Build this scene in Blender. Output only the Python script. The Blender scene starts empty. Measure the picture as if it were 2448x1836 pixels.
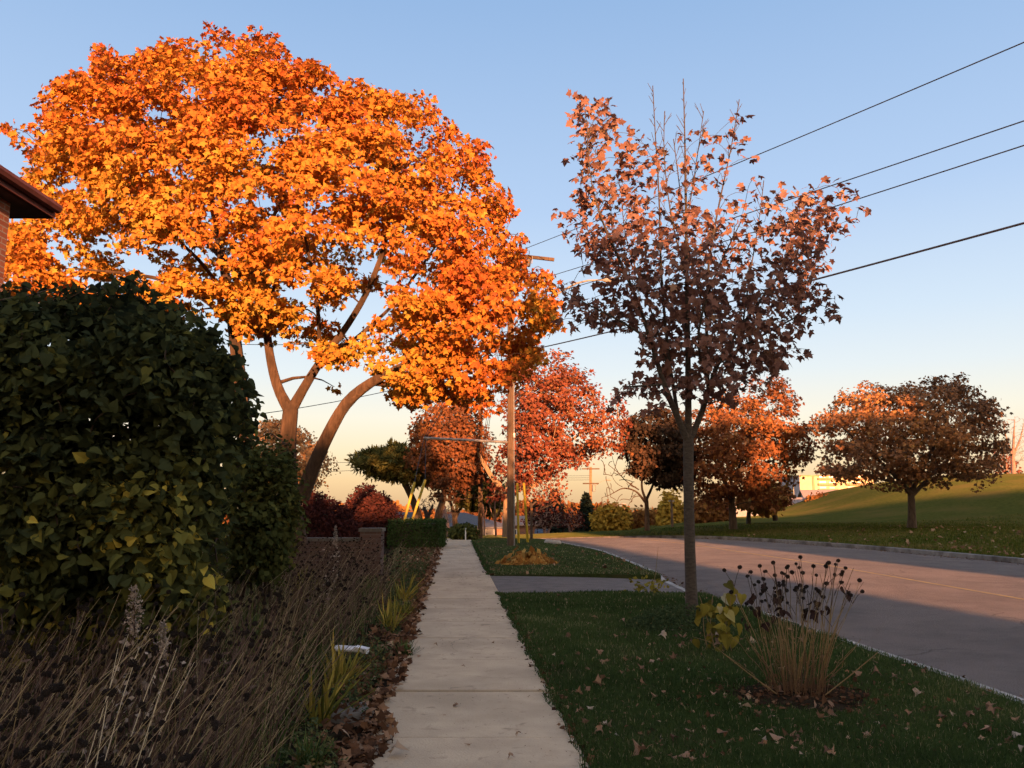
import bpy, math, random
import numpy as np
from mathutils import Vector, Matrix
rng = np.random.default_rng(11); random.seed(11)
S = bpy.context.scene; COL = S.collection
K = 2448/2212
F = 1983.0
PITCH = math.radians(8.43); CAMZ = 1.65
SUN_AZ = math.radians(9); SUN_EL = math.radians(6.0)
cp, sp = math.cos(PITCH), math.sin(PITCH)

# ---------------------------------------------------------------- photo helpers
def ray(px, py):
    a = (np.asarray(px, float)-1224)/F; b = (918-np.asarray(py, float))/F
    return np.stack([a, cp-b*sp, sp+b*cp], -1)
def unp(px, py, Y):
    r = ray(px, py); t = np.asarray(Y, float)/r[..., 1]
    return r*t[..., None] + np.array([0, 0, CAMZ])
def uv(vx, vy, Y): return unp(np.asarray(vx, float)*K, np.asarray(vy, float)*K, Y)
def gpt(px, py, z=0.0):
    r = ray(px, py); t = (z-CAMZ)/r[..., 2]
    return r*t[..., None] + np.array([0, 0, CAMZ])
def gv(vx, vy, z=0.0): return gpt(np.asarray(vx)*K, np.asarray(vy)*K, z)
RU = np.array([math.cos(SUN_AZ), math.sin(SUN_AZ)]); RS = np.array([-math.sin(SUN_AZ), math.cos(SUN_AZ)])
def us(u, s): return u*RU + s*RS

# ---------------------------------------------------------------- terrain
KN = np.array([(4.75,-12),(4.6,-5),(4.5,7.3),(4.25,10.3),(3.75,17),(3.75,21.4),(3.6,30),(3.4,33.4),(2.6,38),(2.0,43),(1.2,48),(-1,55),(-6,64),(-16,76),(-40,95)], float)
KF = np.array([(17.2,-12),(17,10),(16.6,20),(16.2,26.5),(15.6,32),(14.7,38),(13.0,44),(10,50),(5,57),(-2,65),(-12,74),(-30,90)], float)
def smooth_poly(P, it=2):
    for _ in range(it):
        Q = [P[0]]
        for a, b in zip(P[:-1], P[1:]): Q += [a*.75+b*.25, a*.25+b*.75]
        P = np.array(Q+[P[-1]])
    return P
KN = smooth_poly(KN); KF = smooth_poly(KF)
def kn(y): return np.interp(y, KN[:,1], KN[:,0])
def kf(y): return np.interp(y, KF[:,1], KF[:,0])
def swR(y): return .885-.0690*np.asarray(y, float)
def swL(y): return swR(y)-1.47
def sst(t): t = np.clip(t, 0, 1); return t*t*(3-2*t)
def base(x, y):
    x = np.asarray(x, float); y = np.asarray(y, float)
    t = np.maximum(0, y-40-.5*np.clip(x, 0, 12))
    z = -.05*(t-8*(1-np.exp(-t/8)))
    z = np.where(z < -3, -3-3*np.tanh((-3-z)/3), z)
    return z*(1-.93*sst((x-8)/14))
def hill(x, y):
    d = x-kf(y)
    z = base(x, y)+.5*sst(d/11)
    z = z+5.0*sst((y-46)/50)*sst((x-25-.1*(y-60))/24)*(1-.3*sst((y-110)/60))
    return z
def gz(x, y):
    x = np.asarray(x, float); y = np.asarray(y, float)
    b = base(x, y)
    return np.where(x > kf(y)+.3, hill(x, y), np.where(x > kn(y), b-.13, b))
def nz(p, f=1.0, o=0.0):
    x, y, z = p[...,0]*f+o, p[...,1]*f+o*1.7, p[...,2]*f+o*.6
    return (np.sin(x*1.7+1.3*np.sin(y*1.1+z))+np.sin(y*1.9+1.1*np.sin(z*1.3+x))+np.sin(z*2.3+1.2*np.sin(x*1.2+y)))/3

# ---------------------------------------------------------------- objects
def props(o, label=None, cat=None, group=None, kind=None):
    if label: o['label'] = label
    if cat: o['category'] = cat
    if group: o['group'] = group
    if kind: o['kind'] = kind
    return o
def empty(name, loc, label, cat, group=None):
    o = bpy.data.objects.new(name, None); COL.objects.link(o)
    o.location = [float(v) for v in loc]; o.empty_display_size = .2
    return props(o, label, cat, group)
class MB:
    def __init__(s): s.V=[]; s.F=[]; s.T=[]; s.n=0
    def add(s, v, f, t=.5):
        v = np.asarray(v, float).reshape(-1, 3); f = np.asarray(f, int)
        if len(f) == 0: return
        s.V.append(v); s.F.append(f+s.n); s.T.append(np.broadcast_to(np.asarray(t, float), (len(f),))); s.n += len(v)
    def tube(s, pts, rad, n=5, t=.5, cap=True):
        pts = np.asarray(pts, float); k = len(pts); rad = np.broadcast_to(np.asarray(rad, float), (k,))
        tg = np.gradient(pts, axis=0); tg /= np.linalg.norm(tg, axis=1)[:,None]+1e-9
        ref = np.array([.93,.31,.17]) if abs(tg[:,2]).mean() > .5 else np.array([.1,.13,.98])
        a = np.cross(tg, ref); a /= np.linalg.norm(a, axis=1)[:,None]+1e-9
        b = np.cross(tg, a)
        th = np.arange(n)*2*math.pi/n
        v = pts[:,None]+rad[:,None,None]*(np.cos(th)[None,:,None]*a[:,None]+np.sin(th)[None,:,None]*b[:,None])
        i = np.arange(k-1)[:,None]*n; j = np.arange(n)[None]; j2 = (j+1) % n
        f = np.stack([i+j, i+j2, i+n+j2, i+n+j], -1).reshape(-1, 4)
        if np.ndim(t) > 0: t = np.repeat(np.asarray(t)[:k-1], n)
        s.add(v, f, t)
        if cap and n > 2:
            tl = t if np.ndim(t) == 0 else float(np.ravel(t)[-1])
            s.add(v[0], [list(range(n))], tl if np.ndim(t)==0 else float(np.ravel(t)[0])); s.add(v[-1], [list(range(n))], tl)
    def box(s, c, d, rot=None, t=.5):
        c = np.asarray(c, float); d = np.asarray(d, float)/2
        v = np.array([(x,y,z) for x in (-1,1) for y in (-1,1) for z in (-1,1)])*d
        if rot is not None: v = v@np.asarray(rot).T
        s.add(v+c, [[0,1,3,2],[4,6,7,5],[0,4,5,1],[2,3,7,6],[0,2,6,4],[1,5,7,3]], t)
    def build(s, name, m, parent=None, smooth=False, off=None):
        me = bpy.data.meshes.new(name)
        V = np.concatenate(s.V) if s.V else np.zeros((0,3))
        if parent is not None and off is None: V = V-np.array(parent.location)
        elif off is not None: V = V-np.asarray(off)
        loops = np.concatenate([f.ravel() for f in s.F]); tot = np.concatenate([np.full(len(f), f.shape[1]) for f in s.F])
        me.vertices.add(len(V)); me.vertices.foreach_set('co', V.astype(np.float32).ravel())
        me.loops.add(len(loops)); me.loops.foreach_set('vertex_index', loops.astype(np.int32))
        me.polygons.add(len(tot)); st = np.concatenate([[0], np.cumsum(tot)[:-1]])
        me.polygons.foreach_set('loop_start', st.astype(np.int32)); me.polygons.foreach_set('loop_total', tot.astype(np.int32))
        me.polygons.foreach_set('use_smooth', np.full(len(tot), smooth))
        a = me.attributes.new('tint', 'FLOAT', 'FACE'); a.data.foreach_set('value', np.concatenate(s.T).astype(np.float32))
        me.update(calc_edges=True)
        me.materials.append(m)
        o = bpy.data.objects.new(name, me); COL.objects.link(o)
        if parent is not None: o.parent = parent
        elif off is not None: o.location = [float(v) for v in off]
        return o
def copy_of(o, parent=None, loc=None, rot=None, sc=None):
    c = o.copy(); COL.objects.link(c)
    if parent is not None: c.parent = parent
    if loc is not None: c.location = [float(v) for v in loc]
    if rot is not None: c.rotation_euler = rot
    if sc is not None: c.scale = (sc, sc, sc)
    return c

# ---------------------------------------------------------------- materials
def newmat(name):
    m = bpy.data.materials.new(name); m.use_nodes = True
    return m, m.node_tree.nodes, m.node_tree.links
def ramp(n, stops, interp='LINEAR'):
    r = n.new('ShaderNodeValToRGB'); r.color_ramp.interpolation = interp
    e = r.color_ramp.elements
    while len(e) < len(stops): e.new(.5)
    for el, (p, c) in zip(e, stops): el.position = p; el.color = (*c, 1)
    return r
def mleaf(name, stops, trans=.28, spec=.0, rough=.5, objrand=False):
    m, n, l = newmat(name); out = n['Material Output']; n.remove(n['Principled BSDF'])
    if objrand:
        a = n.new('ShaderNodeObjectInfo'); src = a.outputs['Random']
    else:
        a = n.new('ShaderNodeAttribute'); a.attribute_name = 'tint'; src = a.outputs['Fac']
    r = ramp(n, stops); l.new(src, r.inputs[0])
    d = n.new('ShaderNodeBsdfDiffuse'); t = n.new('ShaderNodeBsdfTranslucent'); mx = n.new('ShaderNodeMixShader')
    mx.inputs[0].default_value = trans
    l.new(r.outputs[0], d.inputs[0]); l.new(r.outputs[0], t.inputs[0])
    l.new(d.outputs[0], mx.inputs[1]); l.new(t.outputs[0], mx.inputs[2]); last = mx
    if spec > 0:
        g = n.new('ShaderNodeBsdfGlossy'); g.inputs['Roughness'].default_value = rough
        m2 = n.new('ShaderNodeMixShader'); m2.inputs[0].default_value = spec
        l.new(mx.outputs[0], m2.inputs[1]); l.new(g.outputs[0], m2.inputs[2]); last = m2
    l.new(last.outputs[0], out.inputs[0])
    return m
def mnoise(name, c1, c2, scale=4, rough=.85, bump=0, bscale=None, stretch=(1,1,1), c3=None, s3=1.0, detail=6, spec=.3, lo=.35, hi=.65, tint=None, bdist=.02):
    m, n, l = newmat(name); b = n['Principled BSDF']
    b.inputs['Roughness'].default_value = rough; b.inputs['Specular IOR Level'].default_value = spec; b.inputs['Diffuse Roughness'].default_value = 1 if rough > .9 else 0
    tc = n.new('ShaderNodeTexCoord'); mp = n.new('ShaderNodeMapping'); mp.inputs['Scale'].default_value = stretch
    l.new(tc.outputs['Object'], mp.inputs[0])
    x = n.new('ShaderNodeTexNoise'); x.inputs['Scale'].default_value = scale; x.inputs['Detail'].default_value = detail; x.inputs['Roughness'].default_value = .62
    l.new(mp.outputs[0], x.inputs['Vector'])
    r = ramp(n, [(lo, c1), (hi, c2)]); l.new(x.outputs[0], r.inputs[0]); col = r.outputs[0]
    if c3 is not None:
        y = n.new('ShaderNodeTexNoise'); y.inputs['Scale'].default_value = s3; y.inputs['Detail'].default_value = 4
        l.new(tc.outputs['Object'], y.inputs['Vector'])
        r2 = ramp(n, [(.45, (0,0,0)), (.7, (1,1,1))]); l.new(y.outputs[0], r2.inputs[0])
        mx = n.new('ShaderNodeMixRGB'); mx.inputs[2].default_value = (*c3, 1); l.new(r2.outputs[0], mx.inputs[0]); l.new(col, mx.inputs[1]); col = mx.outputs[0]
    l.new(col, b.inputs['Base Color'])
    if bump:
        bp = n.new('ShaderNodeBump'); bp.inputs['Strength'].default_value = bump; bp.inputs['Distance'].default_value = bdist
        if bscale:
            z = n.new('ShaderNodeTexNoise'); z.inputs['Scale'].default_value = bscale; z.inputs['Detail'].default_value = 5; l.new(mp.outputs[0], z.inputs['Vector']); l.new(z.outputs[0], bp.inputs['Height'])
        else: l.new(x.outputs[0], bp.inputs['Height'])
        l.new(bp.outputs[0], b.inputs['Normal'])
    return m
def mtint(name, stops, rough=.8, spec=.25):
    m, n, l = newmat(name); b = n['Principled BSDF']
    b.inputs['Roughness'].default_value = rough; b.inputs['Specular IOR Level'].default_value = spec
    a = n.new('ShaderNodeAttribute'); a.attribute_name = 'tint'; r = ramp(n, stops)
    l.new(a.outputs['Fac'], r.inputs[0]); l.new(r.outputs[0], b.inputs['Base Color'])
    return m
def mbrick(name, c1, c2, mortar, bw=.22, bh=.075):
    m, n, l = newmat(name); b = n['Principled BSDF']; b.inputs['Roughness'].default_value = .9; b.inputs['Specular IOR Level'].default_value = .2
    tc = n.new('ShaderNodeTexCoord'); sx = n.new('ShaderNodeSeparateXYZ'); ad = n.new('ShaderNodeMath'); cb = n.new('ShaderNodeCombineXYZ')
    l.new(tc.outputs['Object'], sx.inputs[0]); l.new(sx.outputs[0], ad.inputs[0]); l.new(sx.outputs[1], ad.inputs[1])
    l.new(ad.outputs[0], cb.inputs[0]); l.new(sx.outputs[2], cb.inputs[1])
    k = n.new('ShaderNodeTexBrick'); k.inputs['Scale'].default_value = 1; k.inputs['Brick Width'].default_value = bw; k.inputs['Row Height'].default_value = bh
    k.inputs['Mortar Size'].default_value = .008; k.inputs['Bias'].default_value = 0
    k.inputs['Color1'].default_value = (*c1,1); k.inputs['Color2'].default_value = (*c2,1); k.inputs['Mortar'].default_value = (*mortar,1)
    l.new(cb.outputs[0], k.inputs['Vector']); l.new(k.outputs[0], b.inputs['Base Color'])
    bp = n.new('ShaderNodeBump'); bp.inputs['Strength'].default_value = .5; bp.inputs['Distance'].default_value = .01; bp.invert = True
    l.new(k.outputs[1], bp.inputs['Height']); l.new(bp.outputs[0], b.inputs['Normal'])
    return m
M = {}
M['maple'] = mleaf('maple_leaves', [(0,(0.3,0.06554,0.02825)),(.3,(0.42,0.122,0.03164)),(.6,(0.49,0.1944,0.0339)),(.85,(0.51,0.2712,0.04294)),(1,(0.42,0.3051,0.0565))], .28)
M['young'] = mleaf('young_maple_leaves', [(0,(.145,.075,.064)),(.4,(.215,.115,.094)),(.75,(.275,.148,.108)),(1,(.31,.195,.115))], .22)
M['redm'] = mleaf('red_maple_leaves', [(0,(0.1,0.02825,0.02034)),(.4,(0.2,0.05876,0.03616)),(.75,(0.27,0.09605,0.0452)),(1,(0.32,0.1469,0.0565))], .25)
M['oak'] = mleaf('rusty_leaves', [(0,(0.06,0.03955,0.02712)),(.4,(0.15,0.06215,0.0339)),(.75,(0.25,0.09605,0.03616)),(1,(0.29,0.1356,0.0452))], .25)
M['darkm'] = mleaf('dark_brown_leaves', [(0,(.03,.024,.018)),(.5,(.055,.038,.026)),(.85,(.12,.06,.033)),(1,(.24,.10,.04))], .2)
M['orangem'] = mleaf('orange_red_leaves', [(0,(0.115,0.04972,0.03108)),(.4,(0.2415,0.0895,0.03729)),(.75,(0.345,0.1429,0.04972)),(1,(0.3565,0.2052,0.05594))], .25)
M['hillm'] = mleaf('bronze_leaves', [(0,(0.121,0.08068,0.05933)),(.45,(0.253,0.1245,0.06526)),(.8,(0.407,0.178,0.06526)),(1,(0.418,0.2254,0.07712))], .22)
M['pink'] = mleaf('faded_orange_leaves', [(0,(0.35,0.1582,0.06328)),(.5,(0.455,0.2373,0.09492)),(1,(0.49,0.3164,0.1582))], .3)
M['yellow'] = mleaf('yellow_autumn_leaves', [(0,(0.18,0.1017,0.01808)),(.5,(0.38,0.226,0.03616)),(1,(0.5,0.339,0.0565))], .25)
M['rust'] = mleaf('rust_shrub_leaves', [(0,(0.075,0.02542,0.01695)),(.5,(0.1875,0.07627,0.02542)),(1,(0.3375,0.1695,0.04237))], .25)
M['purple'] = mleaf('dark_red_shrub_leaves', [(0,(.025,.012,.011)),(.5,(.055,.02,.018)),(1,(.11,.035,.025))], .15)
M['pine'] = mleaf('pine_needles', [(0,(.05,.055,.02)),(.5,(.105,.105,.032)),(1,(.19,.15,.05))], .12)
M['spruce'] = mleaf('spruce_needles', [(0,(.015,.025,.02)),(.5,(.03,.045,.032)),(1,(.06,.075,.05))], .1)
M['lilac'] = mleaf('lilac_leaves', [(0,(.022,.031,.019)),(.4,(.046,.058,.028)),(.7,(.085,.095,.032)),(.9,(.15,.145,.035)),(1,(.46,.37,.07))], .24)
M['shrub'] = mleaf('green_shrub_leaves', [(0,(0.0297,0.0405,0.01485)),(.5,(0.07425,0.0837,0.027)),(.85,(0.162,0.1485,0.0378)),(1,(0.3375,0.27,0.054))], .2)
M['boxh'] = mleaf('clipped_hedge_leaves', [(0,(0.021,0.039,0.015)),(.5,(0.045,0.075,0.024)),(1,(0.09,0.1125,0.0375))], .15)
M['hosta'] = mleaf('golden_leaves', [(0,(.2,.08,.02)),(.5,(.42,.2,.05)),(1,(.55,.34,.1))], .25)
M['yplant'] = mleaf('yellowing_leaves', [(0,(.08,.072,.018)),(.5,(.18,.15,.026)),(.85,(.30,.25,.05)),(1,(.36,.34,.22))], .25)
M['cover'] = mleaf('ground_cover_leaves', [(0,(0.0252,0.042,0.0196)),(.6,(0.063,0.0868,0.0364)),(1,(0.168,0.14,0.056))], .15)
M['daylily'] = mleaf('strap_leaves', [(0,(.08,.09,.02)),(.5,(.22,.2,.04)),(1,(.45,.33,.07))], .25)
M['sedge'] = mleaf('green_tuft', [(0,(0.026,0.052,0.0156)),(.6,(0.065,0.117,0.0325)),(1,(0.169,0.169,0.052))], .2)
M['grass'] = mleaf('lawn_grass', [(0,(0.0232,0.04205,0.0145)),(.5,(0.04495,0.0754,0.02465)),(.85,(0.07975,0.1087,0.0377)),(1,(0.2465,0.2175,0.116))], .22)
M['hgrass'] = mleaf('park_grass', [(0,(0.04025,0.0575,0.0092)),(.6,(0.0782,0.0943,0.0161)),(1,(0.161,0.1265,0.046))], .2)
M['litter'] = mleaf('leaf_litter', [(0,(.045,.024,.015)),(.4,(.12,.06,.034)),(.75,(.25,.135,.075)),(1,(.38,.26,.17))], .15)
M['fallen'] = mleaf('fallen_leaf', [(0,(.10,.06,.042)),(.4,(.23,.135,.085)),(.75,(.33,.21,.14)),(1,(.38,.31,.23))], .15, objrand=True)
M['straw'] = mleaf('dry_straw', [(0,(0.066,0.055,0.0275)),(.5,(0.22,0.176,0.099)),(1,(0.462,0.385,0.253))], .15)
M['dead'] = mleaf('dead_stems', [(0,(.032,.021,.017)),(.5,(.115,.078,.063)),(1,(.26,.195,.15))], .1)
M['head'] = mnoise('seed_head', (.006,.005,.004), (.02,.013,.01), 60, .95)
M['plume'] = mleaf('pale_plume', [(0,(.18,.145,.115)),(1,(.42,.35,.285))], .2)
M['peren'] = mtint('perennial_stems', [(0,(.09,.05,.028)),(.2,(.17,.11,.05)),(.5,(.24,.175,.085)),(.7,(.07,.045,.028)),(1,(.03,.02,.015))], .8)
M['withered'] = mleaf('withered_leaf', [(0,(.02,.013,.012)),(1,(.06,.035,.03))], .1)
M['bark'] = mnoise('maple_bark', (.04,.024,.015), (.105,.064,.040), 11, .95, 1.0, None, (1.3,1.3,.16), c3=(.034,.023,.017), s3=1.6, bdist=.05)
M['barky'] = mnoise('smooth_grey_bark', (.045,.037,.031), (.085,.07,.058), 14, .95, .5, None, (1,1,2.5))
M['barkd'] = mnoise('dark_bark', (.045,.032,.024), (.10,.072,.052), 9, .95, .6, None, (1,1,.3))
M['barkl'] = mnoise('pale_bark', (0.195,0.128,0.075), (0.3,0.203,0.12), 9, .95, .5, None, (1,1,.3))
M['twig'] = mnoise('pink_twigs', (.22,.13,.10), (.34,.21,.16), 9, .9)
M['pole'] = mnoise('weathered_wood', (.085,.055,.035), (.19,.12,.072), 5, .95, .6, 30, (6,6,.18), c3=(.06,.04,.028), s3=.7)
M['guard'] = mnoise('yellow_plastic', (.36,.25,.02), (.45,.33,.04), 3, .5)
M['steel'] = mnoise('galvanised_steel', (.17,.16,.15), (.26,.245,.23), 8, .5)
M['lampar'] = mnoise('pale_metal', (.24,.21,.18), (.32,.28,.24), 6, .5)
M['wire'] = mnoise('black_cable', (.02,.022,.03), (.035,.036,.045), 5, .6)
M['ceram'] = mnoise('dark_insulator', (.03,.025,.025), (.07,.06,.055), 8, .35)
M['conc'] = mnoise('sidewalk_concrete', (.385,.312,.23), (.465,.382,.283), 3.2, .92, .35, 60, c3=(.325,.265,.195), s3=.9, detail=12)
M['joint'] = mnoise('joint_dirt', (.10,.082,.065), (.15,.125,.10), 9, .95)
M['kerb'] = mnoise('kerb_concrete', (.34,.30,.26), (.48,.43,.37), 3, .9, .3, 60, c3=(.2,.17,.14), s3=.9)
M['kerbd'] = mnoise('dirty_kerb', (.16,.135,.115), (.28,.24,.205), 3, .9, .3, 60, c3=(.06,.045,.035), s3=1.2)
M['asph'] = mnoise('asphalt', (.152,.124,.114), (.218,.18,.163), 1.3, .95, 1.0, 45, c3=(.24,.197,.176), s3=.35, detail=10, bdist=.07)
def add_cracks(m, col, sc, wd):
    n, l = m.node_tree.nodes, m.node_tree.links; b = n['Principled BSDF']; src = b.inputs['Base Color'].links[0].from_socket
    tc = n.new('ShaderNodeTexCoord'); no = n.new('ShaderNodeTexNoise'); no.inputs['Scale'].default_value = 1.6; no.inputs['Detail'].default_value = 5
    l.new(tc.outputs['Object'], no.inputs['Vector']); va = n.new('ShaderNodeVectorMath'); va.operation = 'MULTIPLY_ADD'; va.inputs[1].default_value = (1.1,1.1,0); l.new(no.outputs['Color'], va.inputs[0]); l.new(tc.outputs['Object'], va.inputs[2])
    mp = n.new('ShaderNodeMapping'); mp.inputs['Scale'].default_value = (1,.55,0); l.new(va.outputs[0], mp.inputs[0])
    vo = n.new('ShaderNodeTexVoronoi'); vo.feature = 'DISTANCE_TO_EDGE'; vo.inputs['Scale'].default_value = sc; l.new(mp.outputs[0], vo.inputs['Vector'])
    r = ramp(n, [(0,(1,1,1)),(wd,(0,0,0))]); l.new(vo.outputs['Distance'], r.inputs[0]); mx = n.new('ShaderNodeMixRGB'); mx.inputs[2].default_value = (*col,1)
    n2 = n.new('ShaderNodeTexNoise'); n2.inputs['Scale'].default_value = .35; l.new(tc.outputs['Object'], n2.inputs['Vector']); r2 = ramp(n, [(.42,(0,0,0)),(.6,(.85,.85,.85))]); l.new(n2.outputs[0], r2.inputs[0])
    mu = n.new('ShaderNodeMath'); mu.operation = 'MULTIPLY'; l.new(r.outputs[0], mu.inputs[0]); l.new(r2.outputs[0], mu.inputs[1])
    l.new(mu.outputs[0], mx.inputs[0]); l.new(src, mx.inputs[1]); l.new(mx.outputs[0], b.inputs['Base Color'])
add_cracks(M['asph'], (.085,.07,.062), .12, .003)
add_cracks(M['conc'], (.16,.13,.10), .35, .003)
def add_smudge(m, sc, lo, hi, k, col):
    n, l = m.node_tree.nodes, m.node_tree.links; b = n['Principled BSDF']; src = b.inputs['Base Color'].links[0].from_socket
    tc = n.new('ShaderNodeTexCoord'); no = n.new('ShaderNodeTexNoise'); no.inputs['Scale'].default_value = sc; no.inputs['Detail'].default_value = 5; no.inputs['Distortion'].default_value = .6
    l.new(tc.outputs['Object'], no.inputs['Vector']); r = ramp(n, [(lo,(0,0,0)),(hi,(k,k,k))]); l.new(no.outputs[0], r.inputs[0])
    mx = n.new('ShaderNodeMixRGB'); mx.inputs[2].default_value = (*col,1); l.new(r.outputs[0], mx.inputs[0]); l.new(src, mx.inputs[1]); l.new(mx.outputs[0], b.inputs['Base Color'])
add_smudge(M['conc'], 6.5, .62, .72, .55, (.15,.115,.085)); add_smudge(M['conc'], 38, .66, .74, .6, (.13,.10,.08)); add_smudge(M['asph'], 2.2, .6, .74, .35, (.09,.075,.068)); add_smudge(M['asph'], 55, .60, .70, .3, (.30,.25,.22))
M['drive'] = mnoise('driveway_asphalt', (.10,.088,.085), (.15,.13,.125), 2.5, .92, .5, 140, detail=9)
M['paint'] = mnoise('worn_yellow_paint', (.30,.20,.09), (.50,.32,.10), 3, .9)
M['soil'] = mnoise('dark_soil', (.012,.010,.007), (.036,.027,.019), 9, .98, .8, 20, spec=0)
M['lawnb'] = mnoise('lawn_ground', (.024,.038,.013), (.046,.066,.021), 7, .98, .6, 40, c3=(.06,.052,.028), s3=.9, spec=0)
M['hillg'] = mnoise('park_lawn', (.044,.054,.014), (.076,.080,.022), 3.5, .98, .5, 30, c3=(.092,.078,.026), s3=.22, spec=0)
M['ground'] = mnoise('rough_ground', (.03,.04,.015), (.07,.07,.03), .4, .98)
M['brick'] = mbrick('red_brick', (.30,.105,.06), (.22,.075,.045), (.28,.22,.18))
M['brickp'] = mbrick('pink_brick', (.125,.078,.066), (.10,.064,.056), (.13,.107,.095), .3, .1)
M['roofr'] = mnoise('brown_shingle', (.07,.035,.028), (.13,.06,.045), 12, .9)
M['roofg'] = mnoise('grey_shingle', (.07,.068,.075), (.12,.115,.12), 9, .9)
M['roofo'] = mnoise('tan_shingle', (.26,.17,.13), (.36,.24,.18), 9, .9)
M['roofw'] = mnoise('pale_roof', (.25,.19,.165), (.32,.25,.22), 5, .9)
M['fascia'] = mnoise('brown_fascia', (.10,.032,.026), (.15,.05,.04), 6, .6)
M['soffit'] = mnoise('dark_soffit', (.05,.035,.032), (.075,.052,.046), 8, .8)
M['white'] = mnoise('white_paint', (.62,.6,.57), (.72,.7,.66), 5, .6)
M['siding'] = mnoise('pale_siding', (.24,.235,.24), (.3,.29,.29), 3, .8)
M['cream'] = mnoise('cream_wall', (.52,.42,.25), (.62,.5,.3), .4, .85)
M['creamd'] = mnoise('tan_band', (.36,.22,.12), (.44,.28,.16), .6, .85)
M['shadewall'] = mnoise('shaded_wall', (.34,.31,.33), (.42,.38,.4), .4, .85)  # cooler copy of the apartment wall, its shade put into the colour
M['glass'] = mnoise('window_glass', (.03,.035,.045), (.06,.065,.075), 2, .12, spec=.8)
M['fence'] = mnoise('old_fence_board', (.09,.07,.055), (.16,.125,.10), 5, .95, .4, None, (3,3,.3))
M['paper'] = mnoise('newsprint', (.55,.55,.56), (.75,.74,.74), 14, .9, lo=.45, hi=.55)
M['paver'] = mnoise('grey_paver', (.11,.10,.092), (.16,.15,.135), 12, .95, .4)
M['car'] = mnoise('dark_car_paint', (.05,.055,.065), (.07,.075,.085), 2, .3, spec=.5)

# ---------------------------------------------------------------- leaves
def tmpl_maple():
    h = [(.2,-.10),(.42,.03),(.30,.19),(.63,.44),(.29,.50),(.21,.70)]
    P = [(0,0)]+h+[(0,1)]+[(-a,b) for a,b in h[::-1]]
    V = [(0,.36)]+P; n = len(P)
    V = np.array([(x, y, -.42*x*x-.25*(y-.36)**2) for x, y in V])
    return V, np.array([[0,1+i,1+(i+1)%n] for i in range(n)])
def tmpl_maple_lo():
    P = [(0,0),(.42,.02),(.30,.2),(.62,.46),(.24,.6),(0,1),(-.24,.6),(-.62,.46),(-.30,.2),(-.42,.02)]
    V = [(0,.36)]+P; n = len(P)
    V = np.array([(x, y, -.42*x*x-.25*(y-.36)**2) for x, y in V])
    return V, np.array([[0,1+i,1+(i+1)%n] for i in range(n)])
def tmpl_kite(w=.45):
    V = np.array([(0,0,0),(w,.45,-.12),(0,1,-.15),(-w,.45,-.12)])
    return V, np.array([[0,1,2],[0,2,3]])
def tmpl_heart():
    h = [(.22,-.06),(.42,.12),(.42,.38),(.26,.68)]
    P = [(0,0.04)]+h+[(0,1.05)]+[(-a,b) for a,b in h[::-1]]
    V = [(0,.4)]+P; n = len(P)
    V = np.array([(x, y, .35*abs(x)-.25*(y-.4)**2) for x, y in V])
    return V, np.array([[0,1+i,1+(i+1)%n] for i in range(n)])
TM = {'maple': tmpl_maple(), 'lo': tmpl_maple_lo(), 'kite': tmpl_kite(), 'heart': tmpl_heart(), 'needle': tmpl_kite(.06), 'thin': tmpl_kite(.16), 'oval': tmpl_kite(.33)}
def unit(a): return a/(np.linalg.norm(a, axis=-1, keepdims=True)+1e-9)
def leaves(mb, pos, nrm, tip, size, tint, tm='kite'):
    T, Fc = TM[tm]; N = len(pos)
    if N == 0: return
    n = unit(nrm); y = unit(tip-(tip*n).sum(-1, keepdims=True)*n); x = np.cross(y, n)
    size = np.broadcast_to(np.asarray(size, float), (N,))
    crl = rng.uniform(.3, 1.9, N)
    L = (T[None,:,0:1]*x[:,None]+T[None,:,1:2]*y[:,None]+T[None,:,2:3]*crl[:,None,None]*n[:,None])*size[:,None,None]
    v = pos[:,None]+L
    f = Fc[None]+(np.arange(N)*len(T))[:,None,None]
    mb.add(v, f.reshape(-1,3), np.repeat(np.broadcast_to(tint, (N,)), len(Fc)))
def inpoly(P, x, y):
    a = P; b = np.roll(P, -1, 0); r = np.zeros(len(x), bool)
    for (x1,y1),(x2,y2) in zip(a, b):
        c = ((y1 > y) != (y2 > y)); 
        with np.errstate(divide='ignore', invalid='ignore'): r ^= c & (x < (x2-x1)*(y-y1)/(y2-y1+1e-12)+x1)
    return r
def pdist(P, x, y):
    d = np.full(len(x), 1e9); q = np.stack([x,y],-1)
    for a, b in zip(P, np.roll(P, -1, 0)):
        ab = b-a; t = np.clip(((q-a)@ab)/(ab@ab+1e-9), 0, 1)
        d = np.minimum(d, np.linalg.norm(q-a-t[:,None]*ab, axis=1))
    return d
def crown_pts(poly, Y, n, thick, B, jit=.6, thr=-2., f=1.0, wf=None, inset=0.):
    """points filling a rounded crown volume round depth Y"""
    P = np.asarray(poly, float); out = []; got = 0
    lo, hi = P.min(0), P.max(0)
    while got < n:
        x = rng.uniform(lo[0], hi[0], 4*n); y = rng.uniform(lo[1], hi[1], 4*n)
        k = inpoly(P, x, y); x, y = x[k], y[k]
        if wf is not None:
            k = rng.random(len(x)) < wf(x, y); x, y = x[k], y[k]
        pd = pdist(P, x, y); k = pd > inset*rng.uniform(.3, 1.1, len(x)); x, y, pd = x[k], y[k], pd[k]
        b = np.minimum(pd/B, 1); t = thick*np.sqrt(1-(1-b)**2)
        q = rng.uniform(-1, 1, len(x)); q = np.sign(q)*np.abs(q)**jit
        p = uv(x, y, Y+q*t)
        k = nz(p, f, 3.1) > thr; p = p[k]
        out.append(p); got += len(p)
    return np.concatenate(out)[:n]
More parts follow.
